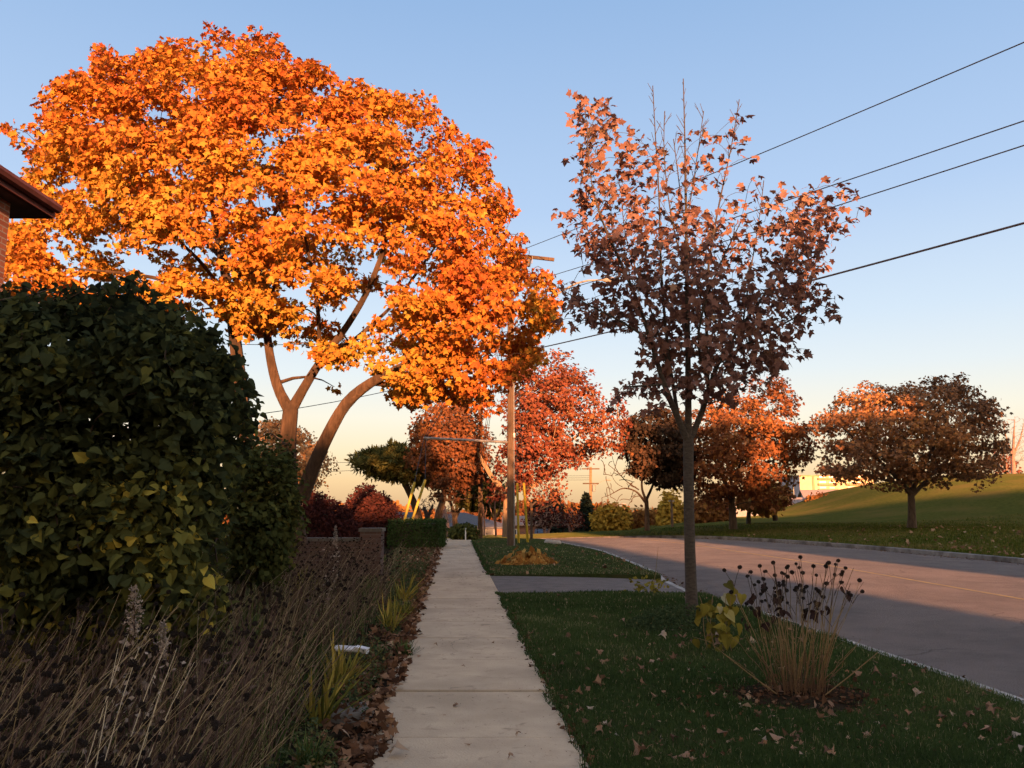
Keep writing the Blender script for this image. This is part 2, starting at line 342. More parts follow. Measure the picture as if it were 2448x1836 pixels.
def wood(mb, stems, ctr, rmin=.006, nseg=4, sides=4, keep=1.0, rb=.55, wander=.12, back=.8):
    """stems: list of (pts, radii); joins every cluster centre to the nearest wood by a tapering branch"""
    N = []; R = []
    for pts, rad in stems:
        pts = np.asarray(pts, float); rad = np.asarray(rad, float)
        m = max(2, int(np.linalg.norm(np.diff(pts, axis=0), axis=1).sum()/.25)+1)
        s = np.concatenate([[0], np.cumsum(np.linalg.norm(np.diff(pts, axis=0), axis=1))]); q = np.linspace(0, s[-1], m)
        # smooth interpolation
        pp = np.stack([np.interp(q, s, pts[:,i]) for i in range(3)], 1); rr = np.interp(q, s, rad)
        for _ in range(2):
            pp[1:-1] = (pp[:-2]+2*pp[1:-1]+pp[2:])/4
        mb.tube(pp, rr, 8 if rr.max() > .05 else 5)
        N.append(pp); R.append(rr)
    N = np.concatenate(N); R = np.concatenate(R)
    if len(ctr) == 0: return
    d0 = np.array([np.linalg.norm(N-c, axis=1).min() for c in ctr])
    for i in np.argsort(d0):
        c = ctr[i]
        if rng.random() > keep: continue
        d = np.linalg.norm(N-c, axis=1)*(1+back*np.clip((N[:,2]-c[2]+.1)/(np.linalg.norm(N-c, axis=1)+.1), 0, 1))
        j = int(np.argmin(d)); a = N[j]; L = np.linalg.norm(c-a)
        if L < .08: continue
        r0 = max(rmin, min(rb*R[j], .012+.018*L)); t = np.linspace(0, 1, nseg+1)
        w = rng.normal(0, wander*L*.5, 3); 
        p = a+(c-a)*t[:,None]+np.outer(np.sin(t*math.pi), w)+np.outer(np.sin(t*math.pi)*.12*L, [0,0,1])
        rr = r0*(1-t)+rmin*t
        mb.tube(p, rr, sides, cap=False)
        N = np.concatenate([N, p[1:]]); R = np.concatenate([R, rr[1:]])
def foliage(mb, ctr, cen, n, rh, rv, size, tm, up=.4, outw=.9, rnd=.8, tint0=.5, tfreq=.8, tvar=.3, tfn=None, szv=.3, tipr=.5):
    N = len(ctr)*n
    C = np.repeat(ctr, n, 0)
    o = rng.normal(0, 1, (N,3)); o = unit(o)*rng.random((N,1))**.4
    P = C+o*np.array([rh, rh, rv]); P[:,2] -= .25*rv*(o[:,0]**2+o[:,1]**2)
    out = unit(P-cen)
    nrm = out*outw+np.array([0,0,up])+rng.normal(0, rnd, (N,3))
    tip = out*.5+np.array([0,0,-.9])+rng.normal(0, tipr, (N,3))
    t = tint0+tvar*nz(C, tfreq, 7.)+rng.normal(0, .16, N)
    if tfn is not None: t = t+tfn(P)
    leaves(mb, P, nrm, tip, size*(1+szv*rng.uniform(-1, 1, N)), np.clip(t, 0, 1), tm)
def stem(vpts, Y):
    a = np.array([(p[0], p[1]) for p in vpts], float); dy = np.array([p[2] for p in vpts]); r = np.array([p[3] for p in vpts])
    return uv(a[:,0], a[:,1], Y+dy), r
def spur_pts(poly, Y, n, push, thick):
    P = np.asarray(poly, float); Q = np.roll(P, -1, 0); L = np.linalg.norm(Q-P, axis=1); k = rng.choice(len(P), n, p=L/L.sum()); t = rng.random((n,1))
    c = P[k]*(1-t)+Q[k]*t; o = c-P.mean(0); o /= np.linalg.norm(o, axis=1)[:,None]+1e-9; c = c+o*rng.uniform(-.3, 1, (n,1))*push
    return uv(c[:,0], c[:,1], Y+rng.uniform(-.5,.5,n)*thick)
def tree(name, label, cat, Y, poly, stems, ncl, npl, size, rh, rv, leafm, barkm, thick, B, tm='kite', thr=-2., f=1., wf=None, group=None, jit=.6, rmin=.006, up=.4, outw=.9, rnd=.8, tint0=.5, tfreq=.8, tvar=.3, tfn=None, keep=1., back=.8, leafpart='crown', extra=None, wander=.12, sides=4, ins=.3, twigs=None, spurs=None):
    st = [stem(s, Y) for s in stems]; st = st+(twigs(st) if twigs else [])
    b = st[0][0][0].copy()
    root = empty(name, b, label, cat, group)
    ctr = crown_pts(poly, Y, ncl, thick, B, jit, thr, f, wf, ins*rh*1792/Y)
    sp_ = spur_pts(poly, Y, spurs[0], spurs[1], thick) if spurs else None
    if spurs: extra = sp_ if extra is None else np.concatenate([extra, sp_])
    w = MB(); wood(w, st, ctr if extra is None else np.concatenate([ctr, extra]), rmin=rmin, keep=keep, back=back, wander=wander, sides=sides)
    w.build('trunk', barkm, root, smooth=True)
    m = MB(); foliage(m, ctr, ctr.mean(0)-np.array([0,0,.5]), npl, rh, rv, size, tm, up, outw, rnd, tint0, tfreq, tvar, tfn)
    if spurs: foliage(m, sp_, ctr.mean(0)-np.array([0,0,.5]), spurs[2], spurs[3], spurs[3]*.7, size, tm, up, outw, rnd, tint0-.1, tfreq, tvar, tfn)
    m.build(leafpart, leafm, root)
    return root, ctr
# ================================================================ SETTING
def strip(name, ys, fl, fr, fz, nx, m, kind='structure', smooth=True, off=(0,0,0)):
    mb = MB(); ys = np.asarray(ys, float); t = np.linspace(0, 1, nx)
    xl, xr = fl(ys), fr(ys)
    X = xl[:,None]*(1-t)+xr[:,None]*t; Y = np.repeat(ys[:,None], nx, 1)
    Z = fz(X, Y); v = np.stack([X,Y,Z], -1).reshape(-1,3)
    i = np.arange(len(ys)-1)[:,None]*nx; j = np.arange(nx-1)[None]
    f = np.stack([i+j, i+j+1, i+nx+j+1, i+nx+j], -1).reshape(-1,4)
    mb.add(v, f); o = mb.build(name, m, smooth=smooth); props(o, kind=kind); return o
# broad ground sheet to the horizon
def lin(a, b, n): return np.linspace(a, b, n)
gx = np.concatenate([[-2500,-1200,-600,-300], lin(-160,160,81), [300,600,1200,2500]])
gy = np.concatenate([[-400,-200], lin(-100,260,121), [400,800,1600,3000]])
X, Y = np.meshgrid(gx, gy); mb = MB()
Z = base(X, Y)-.45
nx = len(gx); i = np.arange(len(gy)-1)[:,None]*nx; j = np.arange(nx-1)[None]
mb.add(np.stack([X,Y,Z],-1), np.stack([i+j,i+j+1,i+nx+j+1,i+nx+j],-1).reshape(-1,4))
props(mb.build('ground', M['ground'], smooth=True), kind='structure')
DA, DB = 16.4, 20.6                      # driveway extent along the walk
yn = np.concatenate([lin(-12, 30, 60), lin(31, 95, 65)])
def roadz(x, y):
    c = (x-kn(y))/(np.maximum(kf(y)-kn(y), 1)); return base(x, y)-.13+.10*np.sin(np.clip(c,0,1)*math.pi)*(y < 60)
strip('road', yn, lambda y: kn(y)-.05, lambda y: kf(y)+.05, roadz, 22, M['asph'])
def mark(y0, y1, x0, x1, name):
    ys = lin(y0, y1, 30); f = lambda y: np.interp(y, [-12, 10, 25, 38, 46, 52], [10.2, 9.6, 9.2, 8.2, 6.6, 4.6])
    strip(name, ys, lambda y: f(y)+x0, lambda y: f(y)+x1, lambda x, y: roadz(x, y)+.005, 2, M['paint'])
mark(-10, 50, -.10, .02, 'road_marking')
# verge lawn (two pieces either side of the driveway), soil bed left of the walk
def lawnz(x, y):
    u = np.clip((x-swR(y))/(kn(y)-swR(y)+1e-6), 0, 1)
    return base(x, y)+.005+.03*np.sin(u*math.pi)+.012*np.sin(3*x+1.3*y)*np.sin(u*math.pi)
def flare(y): return np.exp(-np.maximum(0, np.minimum(abs(y-DA), abs(y-DB))*(1 if True else 1))/.35)
for a, b in ((-12, DA), (DB, 62)):
    yl = lin(a, b, 60); yl = np.concatenate([yl, [b+.02]]) if b == DA else np.concatenate([[a-.02], yl])
    strip('lawn', yl, lambda y: swR(y)+.01, lambda y: kn(y)-.13, lambda x, y: np.where((y > DA+.01) & (y < DB-.01), -.3, lawnz(x, y)), 14, M['lawnb'], smooth=False)
def kh(y): return np.clip(np.minimum(abs(y-DA+.0), abs(y-DB))/.9, 0, 1)*((y < DA)|(y > DB))
def dz(x, y):
    u = np.clip((x-swR(y))/(kn(y)-swR(y)), 0, 1)
    return base(x, y)-.008-.10*u**2
strip('driveway', lin(DA-.02, DB+.02, 8), lambda y: swR(y)+.004, lambda y: kn(y)-.13, dz, 12, M['drive'])
strip('driveway', lin(DA+.2, DB-.4, 6), lambda y: swL(y)-1.2, lambda y: swL(y)-.004, lambda x, y: base(x,y)+.004, 4, M['drive'])
def kerb(name, P, ys, side, m, dip=True, w=.13, fk=None):
    mb = MB(); n = len(ys); x = fk(ys)
    h = np.ones(n)
    if dip: h = np.where((ys > DA) & (ys < DB), 0, np.clip(np.minimum(abs(ys-DA), abs(ys-DB))/1.0, 0, 1))
    zb = base(x, ys); top = zb-.105*(1-h)+.012+(.02 if side > 0 else 0)
    prof = [(side*-.02, -.45), (side*0, None), (side*.025, None), (side*w, None), (side*w, -.45)]
    V = []
    for k, (dx, dzv) in enumerate(prof):
        z = zb+dzv if dzv is not None else top-(.02 if k == 1 else 0)
        V.append(np.stack([x+dx, ys, z], -1))
    V = np.stack(V, 1).reshape(-1,3); q = len(prof)
    i = np.arange(n-1)[:,None]*q; j = np.arange(q-1)[None]
    f = np.stack([i+j,i+j+1,i+q+j+1,i+q+j],-1).reshape(-1,4)
    mb.add(V, f); props(mb.build(name, m), kind='structure')
yk = np.concatenate([lin(-12, 14, 30), lin(14.2, 23, 40), lin(23.5, 95, 80)])
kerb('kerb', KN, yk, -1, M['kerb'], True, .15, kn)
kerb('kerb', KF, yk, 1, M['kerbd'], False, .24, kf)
# far park lawn and hill
def hz(x, y): return hill(x, y)+.03
xs = np.concatenate([[.2,.8,2,4,7], lin(10, 130, 70)])
mb = MB(); ys = lin(-12, 190, 110)
XX = kf(np.minimum(ys, 90))[:,None]+xs[None]; YY = np.repeat(ys[:,None], len(xs), 1)
ZZ = hz(XX, YY); ZZ[:,0] = base(XX[:,0], YY[:,0])+.0
i = np.arange(len(ys)-1)[:,None]*len(xs); j = np.arange(len(xs)-1)[None]
mb.add(np.stack([XX,YY,ZZ],-1), np.stack([i+j,i+j+1,i+len(xs)+j+1,i+len(xs)+j],-1).reshape(-1,4))
props(mb.build('hill', M['hillg'], smooth=True), kind='structure')
# planting bed soil, left
strip('planting_bed', lin(-12, 62, 75), lambda y: swL(y)-34, lambda y: swL(y)-.02, lambda x, y: base(x, y)+.0+.03*np.sin(2.1*x)*np.sin(1.7*y)*np.clip((swL(y)-x)/1,0,1), 46, M['soil'])
# sidewalk: slabs with open joints over a dirty base
strip('sidewalk_base', lin(-8, 62, 60), lambda y: swL(y)-.02, lambda y: swR(y)+.01, lambda x, y: base(x, y)-.03, 4, M['joint'])
mb = MB(); y = -7.4; k = 0
while y < 61:
    L = 1.52; a, b = y+.010, y+L-.010
    n = 5; yy = np.array([a, a+.012, (a+b)/2, b-.012, b]); rows = []
    tz = rng.normal(0, .003)
    for q, yv in enumerate(yy):
        dzz = -.008 if q in (0, 4) else 0
        for e, xx in enumerate((swL(yv), swL(yv)+.015, (swL(yv)+swR(yv))/2, swR(yv)-.015, swR(yv))):
            rows.append((xx, yv, base(xx, yv)+.012+tz+(dzz if e not in (0,4) else -.01)))
    i = np.arange(4)[:,None]*5; j = np.arange(4)[None]
    mb.add(rows, np.stack([i+j,i+j+1,i+6+j,i+5+j],-1).reshape(-1,4))
    # skirts
    r = np.array(rows).reshape(5,5,3)
    for e in (r[0], r[-1], r[:,0], r[:,-1]):
        lo = e.copy(); lo[:,2] -= .06
        mb.add(np.concatenate([e, lo]), [[q, q+1, q+6, q+5] for q in range(4)])
    y += L; k += 1
props(mb.build('sidewalk', M['conc']), kind='structure')

# ================================================================ GRASS
def blades(mb, P, h, w, tint, lean=.5):
    N = len(P); az = rng.uniform(0, 2*math.pi, N); hh = h*rng.uniform(.5, 1.3, N); ww = w*rng.uniform(.7, 1.3, N)
    ld = rng.uniform(0, 2*math.pi, N); ln = np.abs(rng.normal(0, lean, N))*hh
    s = np.stack([np.cos(az), np.sin(az), np.zeros(N)], -1)*ww[:,None]
    d = np.stack([np.cos(ld), np.sin(ld), np.zeros(N)], -1)
    m = P+np.array([0,0,1])*(hh*.6)[:,None]+d*(ln*.35)[:,None]; t = P+np.array([0,0,1])*hh[:,None]*(1-.25*(ln/hh)[:,None])+d*ln[:,None]
    v = np.stack([P-s, P+s, m+s*.7, m-s*.7, t], 1)
    o = (np.arange(N)*5)[:,None]
    mb.add(v, o+np.array([0,1,2,3]), tint); mb.add(np.zeros((0,3)), [], 0) if False else None
    mb.add(v, o+np.array([3,2,4]), tint)
def verge_mask(x, y):
    ok = (x > swR(y)+.0) & (x < kn(y)-.10) & ((y < DA-.03) | (y > DB+.05)) & (y < 60)
    d = np.hypot((x-2.50)/.62, (y-7.5)/.55)+.22*nz(np.stack([x,y,0*x],-1), 5.); ok &= (d > .95) | (rng.random(len(x)) < .25*d)
    d = np.hypot((x-2.35)/.75, (y-11.7)/.7); ok &= (d > 1) | (rng.random(len(x)) < .25)
    return ok
def screen_ground(n, x0, x1, y0, y1, z=0.0):
    p = gv(rng.uniform(x0, x1, n), y0+(y1-y0)*rng.random(n), z); return p
p = screen_ground(190000, 980, 2330, 1168, 1720)
# some more uniformly, so the turf stands up to a step aside
q = np.stack([rng.uniform(-.5, 4.6, 60000), rng.uniform(3.2, 22, 60000), np.zeros(60000)], -1)
p = np.concatenate([p, q]); p = p[verge_mask(p[:,0], p[:,1])]
e = swR(p[:,1]); 
p[:,2] = lawnz(p[:,0], p[:,1])-.005
sc = np.clip(p[:,1]/8, .8, 3.2)
tn = np.clip(.47+.22*nz(p, 1.1)+.16*nz(p, .55, 9.)+.14*nz(p, 4.)+rng.normal(0, .15, len(p)), 0, .95); tn = np.where(rng.random(len(p)) < np.where(p[:,1] > DB, .22, .035), 1, tn)
mb = MB(); blades(mb, p, (.045+.03*np.clip(nz(p,2.2,4.),0,1))*np.minimum(sc,1.3)**.5, .0032*sc, tn, .6)
# ragged fringe over the walk edge
yy = rng.uniform(3, 40, 9000)**1.0; pe = np.stack([swR(yy)+rng.uniform(-.05,.06,9000)+.06*nz(np.stack([yy*0,yy,yy*0],-1),3.), yy, np.zeros(9000)+.005], -1)
pe = pe[(yy < DA-.1) | (yy > DB+.1)]
blades(mb, pe, .06, .004*np.clip(pe[:,1]/8,.8,3), np.clip(rng.normal(.45,.2,len(pe)),0,1), .9)
props(mb.build('grass', M['grass']), 'short dark green lawn grass on the verge between sidewalk and road', 'grass', kind='stuff')
# park grass tufts over the far kerb
p = gv(rng.uniform(1300, 2330, 50000), rng.uniform(1138, 1205, 50000), .2)
p = p[(p[:,0] > kf(p[:,1])+.25) & (p[:,1] < 75)]; p[:,2] = hz(p[:,0], p[:,1])-.01
mb = MB(); blades(mb, p, .10, .022, np.clip(.55+.3*nz(p,.5)+rng.normal(0,.22,len(p)),0,1), .6)
props(mb.build('grass', M['hgrass']), 'mown park grass on the rise beyond the far kerb', 'grass', kind='stuff')
p = np.stack([rng.uniform(-3, 1.2, 4000)*1.0, rng.uniform(38, 54, 4000), np.zeros(4000)], -1)
# ================================================================ FALLEN LEAVES
def leaf_mesh(nm, seed, tmn='maple'):
    r = np.random.default_rng(seed); T, Fc = TM[tmn]; v = T.copy()
    v[:,1] -= .4; a, b, c = r.uniform(.3,1.9)*r.choice([1,1,-1]), r.uniform(-.9,.9), r.uniform(-.6,1.3)
    v[:,2] = a*v[:,0]**2+b*v[:,0]*v[:,1]+c*v[:,1]**2+r.normal(0,.09,len(v)); v[:,:2] *= r.uniform(.75,1.1,(1,2)); v[:,0] += r.uniform(-.3,.3)*v[:,1]**2; v[:,2] -= v[:,2].min()-.03
    mb = MB(); mb.add(v, Fc)
    p = np.array([(0,-.36,v[1,2]),(0.03,-.55,v[1,2]+.08),(.08,-.75,v[1,2]+.05)]); mb.tube(p, .018, 3)
    return mb
protos = [leaf_mesh('l', s, t).build('fallen_leaf', M['fallen']) for s, t in ((1,'maple'),(2,'maple'),(3,'oval'),(4,'maple'),(5,'lo'),(6,'oval'),(7,'heart'),(8,'lo'),(9,'heart'),(10,'oval'))]
used = [0]*len(protos)
def put_leaf(x, y, z, s, label, group, tilt=.5):
    k = random.randrange(len(protos)); src = protos[k]
    o = src if not used[k] else copy_of(src); used[k] = 1
    o.location = (x, y, z); o.scale = (s, s, s)
    o.rotation_euler = (random.gauss(0, tilt), random.gauss(0, tilt), random.uniform(0, 6.28))
    props(o, label, 'leaf', group)
cand = screen_ground(2600, 985, 2300, 1270, 1655)
cand = cand[(cand[:,0] > swR(cand[:,1])+.04) & (cand[:,0] < kn(cand[:,1])-.15) & (cand[:,1] < DA-.3)]
den = np.clip(.5+.6*nz(cand, 1.6, 2.)+.35*np.exp(-np.hypot(cand[:,0]-2.35, (cand[:,1]-11)*.8)), .1, 1)
cand = cand[rng.random(len(cand)) < den]
for c in cand[:235]:
    put_leaf(c[0], c[1], float(lawnz(c[0], c[1]))+random.uniform(.002,.024), random.choice((.035,.04,.05,.06,.07,.085))*(1 if c[1] < 9 else 1.1), 'dry tan maple leaf lying on the dark grass verge beside the sidewalk', 'fallen leaves on the grass verge')
for (vx, vy, s) in ((862,1636,.13),(805,1608,.12),(985,1525,.06),(1105,1640,.05),(940,1395,.05),(1065,1390,.04),(905,1420,.05),(1010,1610,.04),(915,1330,.06),(1122,1590,.05),(960,1545,.04),(1180,1500,.05),(1240,1580,.06),(1000,1440,.04)):
    c = gv(vx, vy, .015); put_leaf(c[0], c[1], .016, s, 'curled brown leaf lying on the pale concrete sidewalk', 'leaves on the sidewalk', .2)
for (vx, vy, s) in ((1475,1385,.10),(1555,1400,.10),(1290,1480,.10),(1270,1490,.09),(1300,1470,.09),(1250,1500,.08),(1895,1470,.11),(1850,1465,.10),(1385,1630,.12),(1785,1540,.12),(1530,1385,.09),(1660,1500,.10),(1680,1505,.1),(1430,1385,.11),(1550,1385,.1)):
    c = gv(vx, vy, .03)
    put_leaf(c[0], c[1], float(lawnz(c[0], c[1]))+.03, s, 'dry tan maple leaf lying on the dark grass verge beside the sidewalk', 'fallen leaves on the grass verge')
# small bits on the walk, litter drifts along its left edge, far verge litter
mb = MB()
yy = 3.2+rng.random(4600)**1.1*33; xx = swL(yy)+.10-np.abs(rng.normal(0, .14+.018*yy, 4600))+.10*nz(np.stack([yy*0,yy,yy*0],-1), 2.2)
P = np.stack([xx, yy, .02+rng.random(4600)*.07], -1)
leaves(mb, P, rng.normal(0,.6,P.shape)+[0,-.15,1], rng.normal(0,1,P.shape), rng.uniform(.04,.10,len(P)), np.clip(rng.normal(.45,.25,len(P)),0,1), 'lo')
yy = rng.uniform(4, 38, 1500); P = np.stack([swR(yy)-rng.random(1500)**1.5*1.4*.95, yy, np.full(1500,.018)], -1)
leaves(mb, P, rng.normal(0,.15,P.shape)+[0,0,1], rng.normal(0,1,P.shape), rng.uniform(.008,.03,len(P))*np.clip(yy/9,.7,2), np.clip(rng.normal(.2,.2,len(P)),0,1), 'thin')
yy = rng.uniform(5, 40, 1500); P = np.stack([swR(yy)+rng.normal(.02,.05,1500), yy, np.full(1500,.02)], -1); P = P[(yy<DA)|(yy>DB)]
leaves(mb, P, rng.normal(0,.5,P.shape)+[0,0,1], rng.normal(0,1,P.shape), rng.uniform(.03,.06,len(P)), np.clip(rng.normal(.4,.25,len(P)),0,1), 'lo')
p = screen_ground(4500, 1000, 2300, 1170, 1640); p = p[verge_mask(p[:,0], p[:,1])]; p[:,2] = lawnz(p[:,0], p[:,1])+.015
kk = (p[:,1] > DB) | (rng.random(len(p)) < .22); p = p[kk]
leaves(mb, p, rng.normal(0,.5,p.shape)+[0,-.1,1], rng.normal(0,1,p.shape), np.where(p[:,1]>DB, .11, .035)*rng.uniform(.6,1.2,len(p)), np.clip(rng.normal(.6,.25,len(p)),0,1), 'lo')
p = gv(rng.uniform(1450, 2300, 500), rng.uniform(1150, 1210, 500), .2); p = p[(p[:,0] > kf(p[:,1])+.3) & (p[:,1] < 70)]; p[:,2] = hz(p[:,0], p[:,1])+.06
leaves(mb, p, rng.normal(0,.5,p.shape)+[0,-.4,1], rng.normal(0,1,p.shape), rng.uniform(.08,.2,len(p)), np.clip(rng.normal(.7,.2,len(p)),0,1), 'lo')
P = np.stack([2.50+rng.normal(0,.36,420), 7.5+rng.normal(0,.3,420), np.zeros(420)], -1); P[:,2] = lawnz(P[:,0],P[:,1])+.02+.03*np.exp(-((P[:,0]-2.50)**2+(P[:,1]-7.5)**2)*6)
leaves(mb, P, rng.normal(0,.5,P.shape)+[0,-.1,1], rng.normal(0,1,P.shape), rng.uniform(.015,.06,420), np.clip(rng.normal(.2,.22,420),0,1), 'lo')
yy = rng.uniform(5, 50, 2600); P = np.concatenate([np.stack([kn(yy[:1300])+np.abs(rng.normal(.0,.16,1300))+.02, yy[:1300], 0*yy[:1300]],-1), np.stack([kf(yy[1300:])-np.abs(rng.normal(0,.25,1300))-.02, yy[1300:], 0*yy[1300:]],-1)]); P[:,2] = roadz(P[:,0],P[:,1])+.012
leaves(mb, P, rng.normal(0,.35,P.shape)+[0,-.1,1], rng.normal(0,1,P.shape), rng.uniform(.02,.075,len(P)), np.clip(rng.normal(.35,.25,len(P)),0,1), 'lo')
props(mb.build('leaf_litter', M['litter']), 'drift of brown leaf litter along the sidewalk edges and scattered over the grass', 'leaf litter', kind='stuff')

# ================================================================ LEFT BED: dead flower stalks, straw, ground cover
def bedL(y): return swL(y)
def bed_pts(n, y0, y1, xfar):
    y1 = min(y1*1.25, 17)
    # sampled in view so near plants are dense enough
    yy = y0+(y1-y0)*rng.random(n)**1.5; lo = np.maximum(-.66*yy-.6, xfar)
    xx = lo+(bedL(yy)-.5-lo)*rng.random(n); k = ~((abs(xx+1.66) < .3) & (yy > 7.3) & (yy < 9.1)); xx = xx[k]; yy = yy[k]; return np.stack([xx, yy, base(xx,yy)], -1)
def stalk(mb, b, h, lean, r, t, k=5, sides=3):
    s = np.linspace(0, 1, k); d = np.array([lean[0], lean[1], 0])
    p = b+np.outer(s, [0,0,1])*h+np.outer(s**1.7, d)*h+rng.normal(0,.012,(k,3))*s[:,None]
    mb.tube(p, r*(1-.6*s), sides, t, cap=False); return p
# individual dried coneflower plants from a few kinds
def head_mesh():
    mb = MB(); n = 46
    g = (1+5**.5)/2; i = np.arange(n); th = 2*math.pi*i/g; z = 1-2*(i+.5)/n; r = np.sqrt(1-z*z)
    d = np.stack([r*np.cos(th), r*np.sin(th), z], -1)
    for v in d:
        a = unit(np.cross(v, [.3,.5,.8])); b = np.cross(v, a); c = v*.62
        q = np.array([c+a*.32, c-a*.16+b*.28, c-a*.16-b*.28, v*1.12])
        mb.add(q, [[0,1,3],[1,2,3],[2,0,3]])
    a = rng.normal(0,1,(1,3))
    return mb
HEAD = head_mesh().build('seed_head', M['head']); head_used = [False]
def add_head(parent, loc, s):
    o = HEAD if not head_used[0] else copy_of(HEAD); head_used[0] = True
    o.parent = parent; o.location = [float(v) for v in loc]; o.scale = (s, s, s*.9); o.rotation_euler = (random.uniform(-.5,.5), random.uniform(-.5,.5), random.uniform(0,6)); return o
LBL = 'dead coneflower plant with black seed heads in the overgrown bed left of the sidewalk'
GRP = 'dead coneflowers in the overgrown bed'
kinds = []
for k in range(7):
    root = empty('dried_coneflower', (0,0,0), LBL, 'dead flower', GRP); mb = MB(); tips = []
    for q in range(random.randint(3,5)):
        h = random.uniform(.7, 1.12); ln = (random.gauss(.16,.16), random.gauss(0,.15))
        p = stalk(mb, rng.normal(0,.05,3)*[1,1,0], h, ln, .0045, np.clip(rng.normal(.45,.2),0,1), 6)
        tips.append(p[-1])
        for z in range(random.randint(1,2)):
            j = random.randint(2,4); e = p[j]+np.array([random.gauss(.04,.1), random.gauss(0,.1), random.uniform(.12,.3)])
            mb.tube(np.array([p[j], (p[j]+e)/2+[0,0,.02], e]), [.003,.0025,.002], 3, .4, cap=False); tips.append(e)
    L = np.concatenate([rng.normal(0,.1,(9,2)), rng.uniform(.1,.7,(9,1))], 1)
    leaves(mb, L, rng.normal(0,1,L.shape), rng.normal(0,.5,L.shape)+[0,0,-1], rng.uniform(.05,.10,9), np.clip(rng.normal(.35,.2,9),0,1), 'thin')
    mb.build('stem', M['dead'], root)
    for t in tips: add_head(root, t, random.uniform(.012,.019))
    kinds.append(root)
def copy_plant(r, loc, rz, s):
    c = copy_of(r, None, loc, (0,0,rz), s)
    for ch in r.children: copy_of(ch, c)
    return c
spots = bed_pts(700, 2.6, 15, -8); gap = np.hypot((spots[:,0]+3.3)/1.1, (spots[:,1]-8.3)/1.6); spots = spots[gap > 1]
hd = np.hypot(0*spots[:,0], 0) ; spots = spots[~((spots[:,1] > 5.6) & (spots[:,0] < -3.4))]
spots = np.concatenate([spots[:185], np.stack([rng.uniform(-5.2,-3.0,34), rng.uniform(14.5,19.5,34), np.zeros(34)],-1)])
for i, s in enumerate(spots):
    rz = random.uniform(-.9,.9); sc = random.uniform(.8,1.1)*(1. if s[1] > 3.6 else .92)
    if i < len(kinds): r = kinds[i]; r.location = [float(v) for v in s]; r.rotation_euler = (0,0,rz); r.scale = (sc,)*3
    else: copy_plant(kinds[i % len(kinds)], s, rz, sc)
# the uncountable thicket of dead stems, straw and seed stalks between them
mb = MB(); B = bed_pts(5200, 2.4, 14, -9); gap = np.hypot((B[:,0]+3.3)/1.2, (B[:,1]-8.3)/1.7)
B = B[(gap > 1) | (rng.random(len(B)) < .15)]; B = B[~((B[:,1] > 6.2) & (B[:,0] < -3.6))]
for b in B:
    stalk(mb, b, rng.uniform(.2,.82)*(1 if b[1] > 3.5 else .9), (rng.normal(.14,.32), rng.normal(0,.25)), rng.uniform(.0015,.0035)*(1 if b[1] < 7 else 1.5), np.clip(rng.normal(.35,.25),0,1), 4)
PG = bed_pts(2200, 3, 14, -7); PG[:,2] = 0
C = bed_pts(15000, 2.4, 14, -9); C = C[~((C[:,1] > 6.2) & (C[:,0] < -3.6))]; C[:,2] += rng.random(len(C))**1.6*.75
leaves(mb, C, rng.normal(0,1,C.shape), rng.normal(0,.7,C.shape)+[0,0,-.6], rng.uniform(.02,.055,len(C)), np.clip(rng.normal(.4,.25,len(C)),0,1), 'thin')
props(mb.build('dead_undergrowth', M['dead']), 'tangled thicket of dark dead flower stems filling the overgrown bed', 'undergrowth', kind='stuff')
mb = MB(); B = bed_pts(1000, 2.6, 13, -7)
for b in B:
    h = rng.uniform(.5,1.15); stalk(mb, b, h, (rng.normal(.42,.2), rng.normal(0,.2)), rng.uniform(.0016,.003)*(1 if b[1] < 6 else 1.5), np.clip(rng.normal(.6,.22),0,1), 6)
for (x0,y0,x1,y1) in ((250,1650,370,1370),(300,1650,400,1400),(350,1650,490,1370),(280,1640,340,1400),(395,1650,510,1400),(420,1650,560,1430)):
    a = uv(x0*.75,y0,3.1); e = uv(x1*.75,y1,3.4); a2 = a-(e-a)*.6
    mb.tube(np.array([a2,a,(a+e)/2+[0,0,.02],e]), [.0022,.002,.0017,.001], 3, .95, cap=False)
props(mb.build('dry_grass', M['straw']), 'pale dry grass stalks leaning to the right through the overgrown bed', 'dry grass', kind='stuff')
# low green growth under the stalks and in the gap, ragged ground cover along the walk
mb = MB(); blades(mb, PG, .5, .006, np.clip(rng.normal(.7,.2,len(PG)),0,1), .5); P = bed_pts(9000, 3, 15, -8); blades(mb, P, .12, .007, np.clip(rng.normal(.35,.2,len(P)),0,1), .8)
yy = rng.uniform(6, 16, 9000); P = np.stack([-.35*yy-.3+rng.normal(0,1.0,9000), yy, np.zeros(9000)],-1); P = P[P[:,0] < swL(yy)-.6]
blades(mb, P, .12, .007, np.clip(rng.normal(.55,.2,len(P)),0,.95), .8)
P = np.stack([rng.normal(-3.3,.75,8000), rng.normal(8.4,1.1,8000), np.zeros(8000)],-1); P = P[P[:,0] < swL(P[:,1])-.7]; blades(mb, P, .26, .008, np.clip(rng.normal(.6,.2,len(P)),0,.95), .7)
yy = 12+rng.random(14000)**1.3*26; P = np.stack([swL(yy)-.12-rng.random(14000)**1.5*1.6, yy, np.zeros(14000)],-1)
blades(mb, P, .085, .012, np.clip(rng.normal(.75,.3,len(P)),0,1), .8)
props(mb.build('grass', M['grass']), 'rough green grass growing under the dead stalks left of the sidewalk', 'grass', kind='stuff')
mb = MB(); yy = 3.4+rng.random(14000)**1.2*20; xx = swL(yy)-.08-np.abs(rng.normal(0,.32,14000)); P = np.stack([xx,yy,np.zeros(14000)],-1)
k = nz(P, 1.7, 5.) > -.25; P = P[k]; P[:,2] = .02+rng.random(len(P))*.17*np.clip((swL(P[:,1])-P[:,0])*4,.3,1)
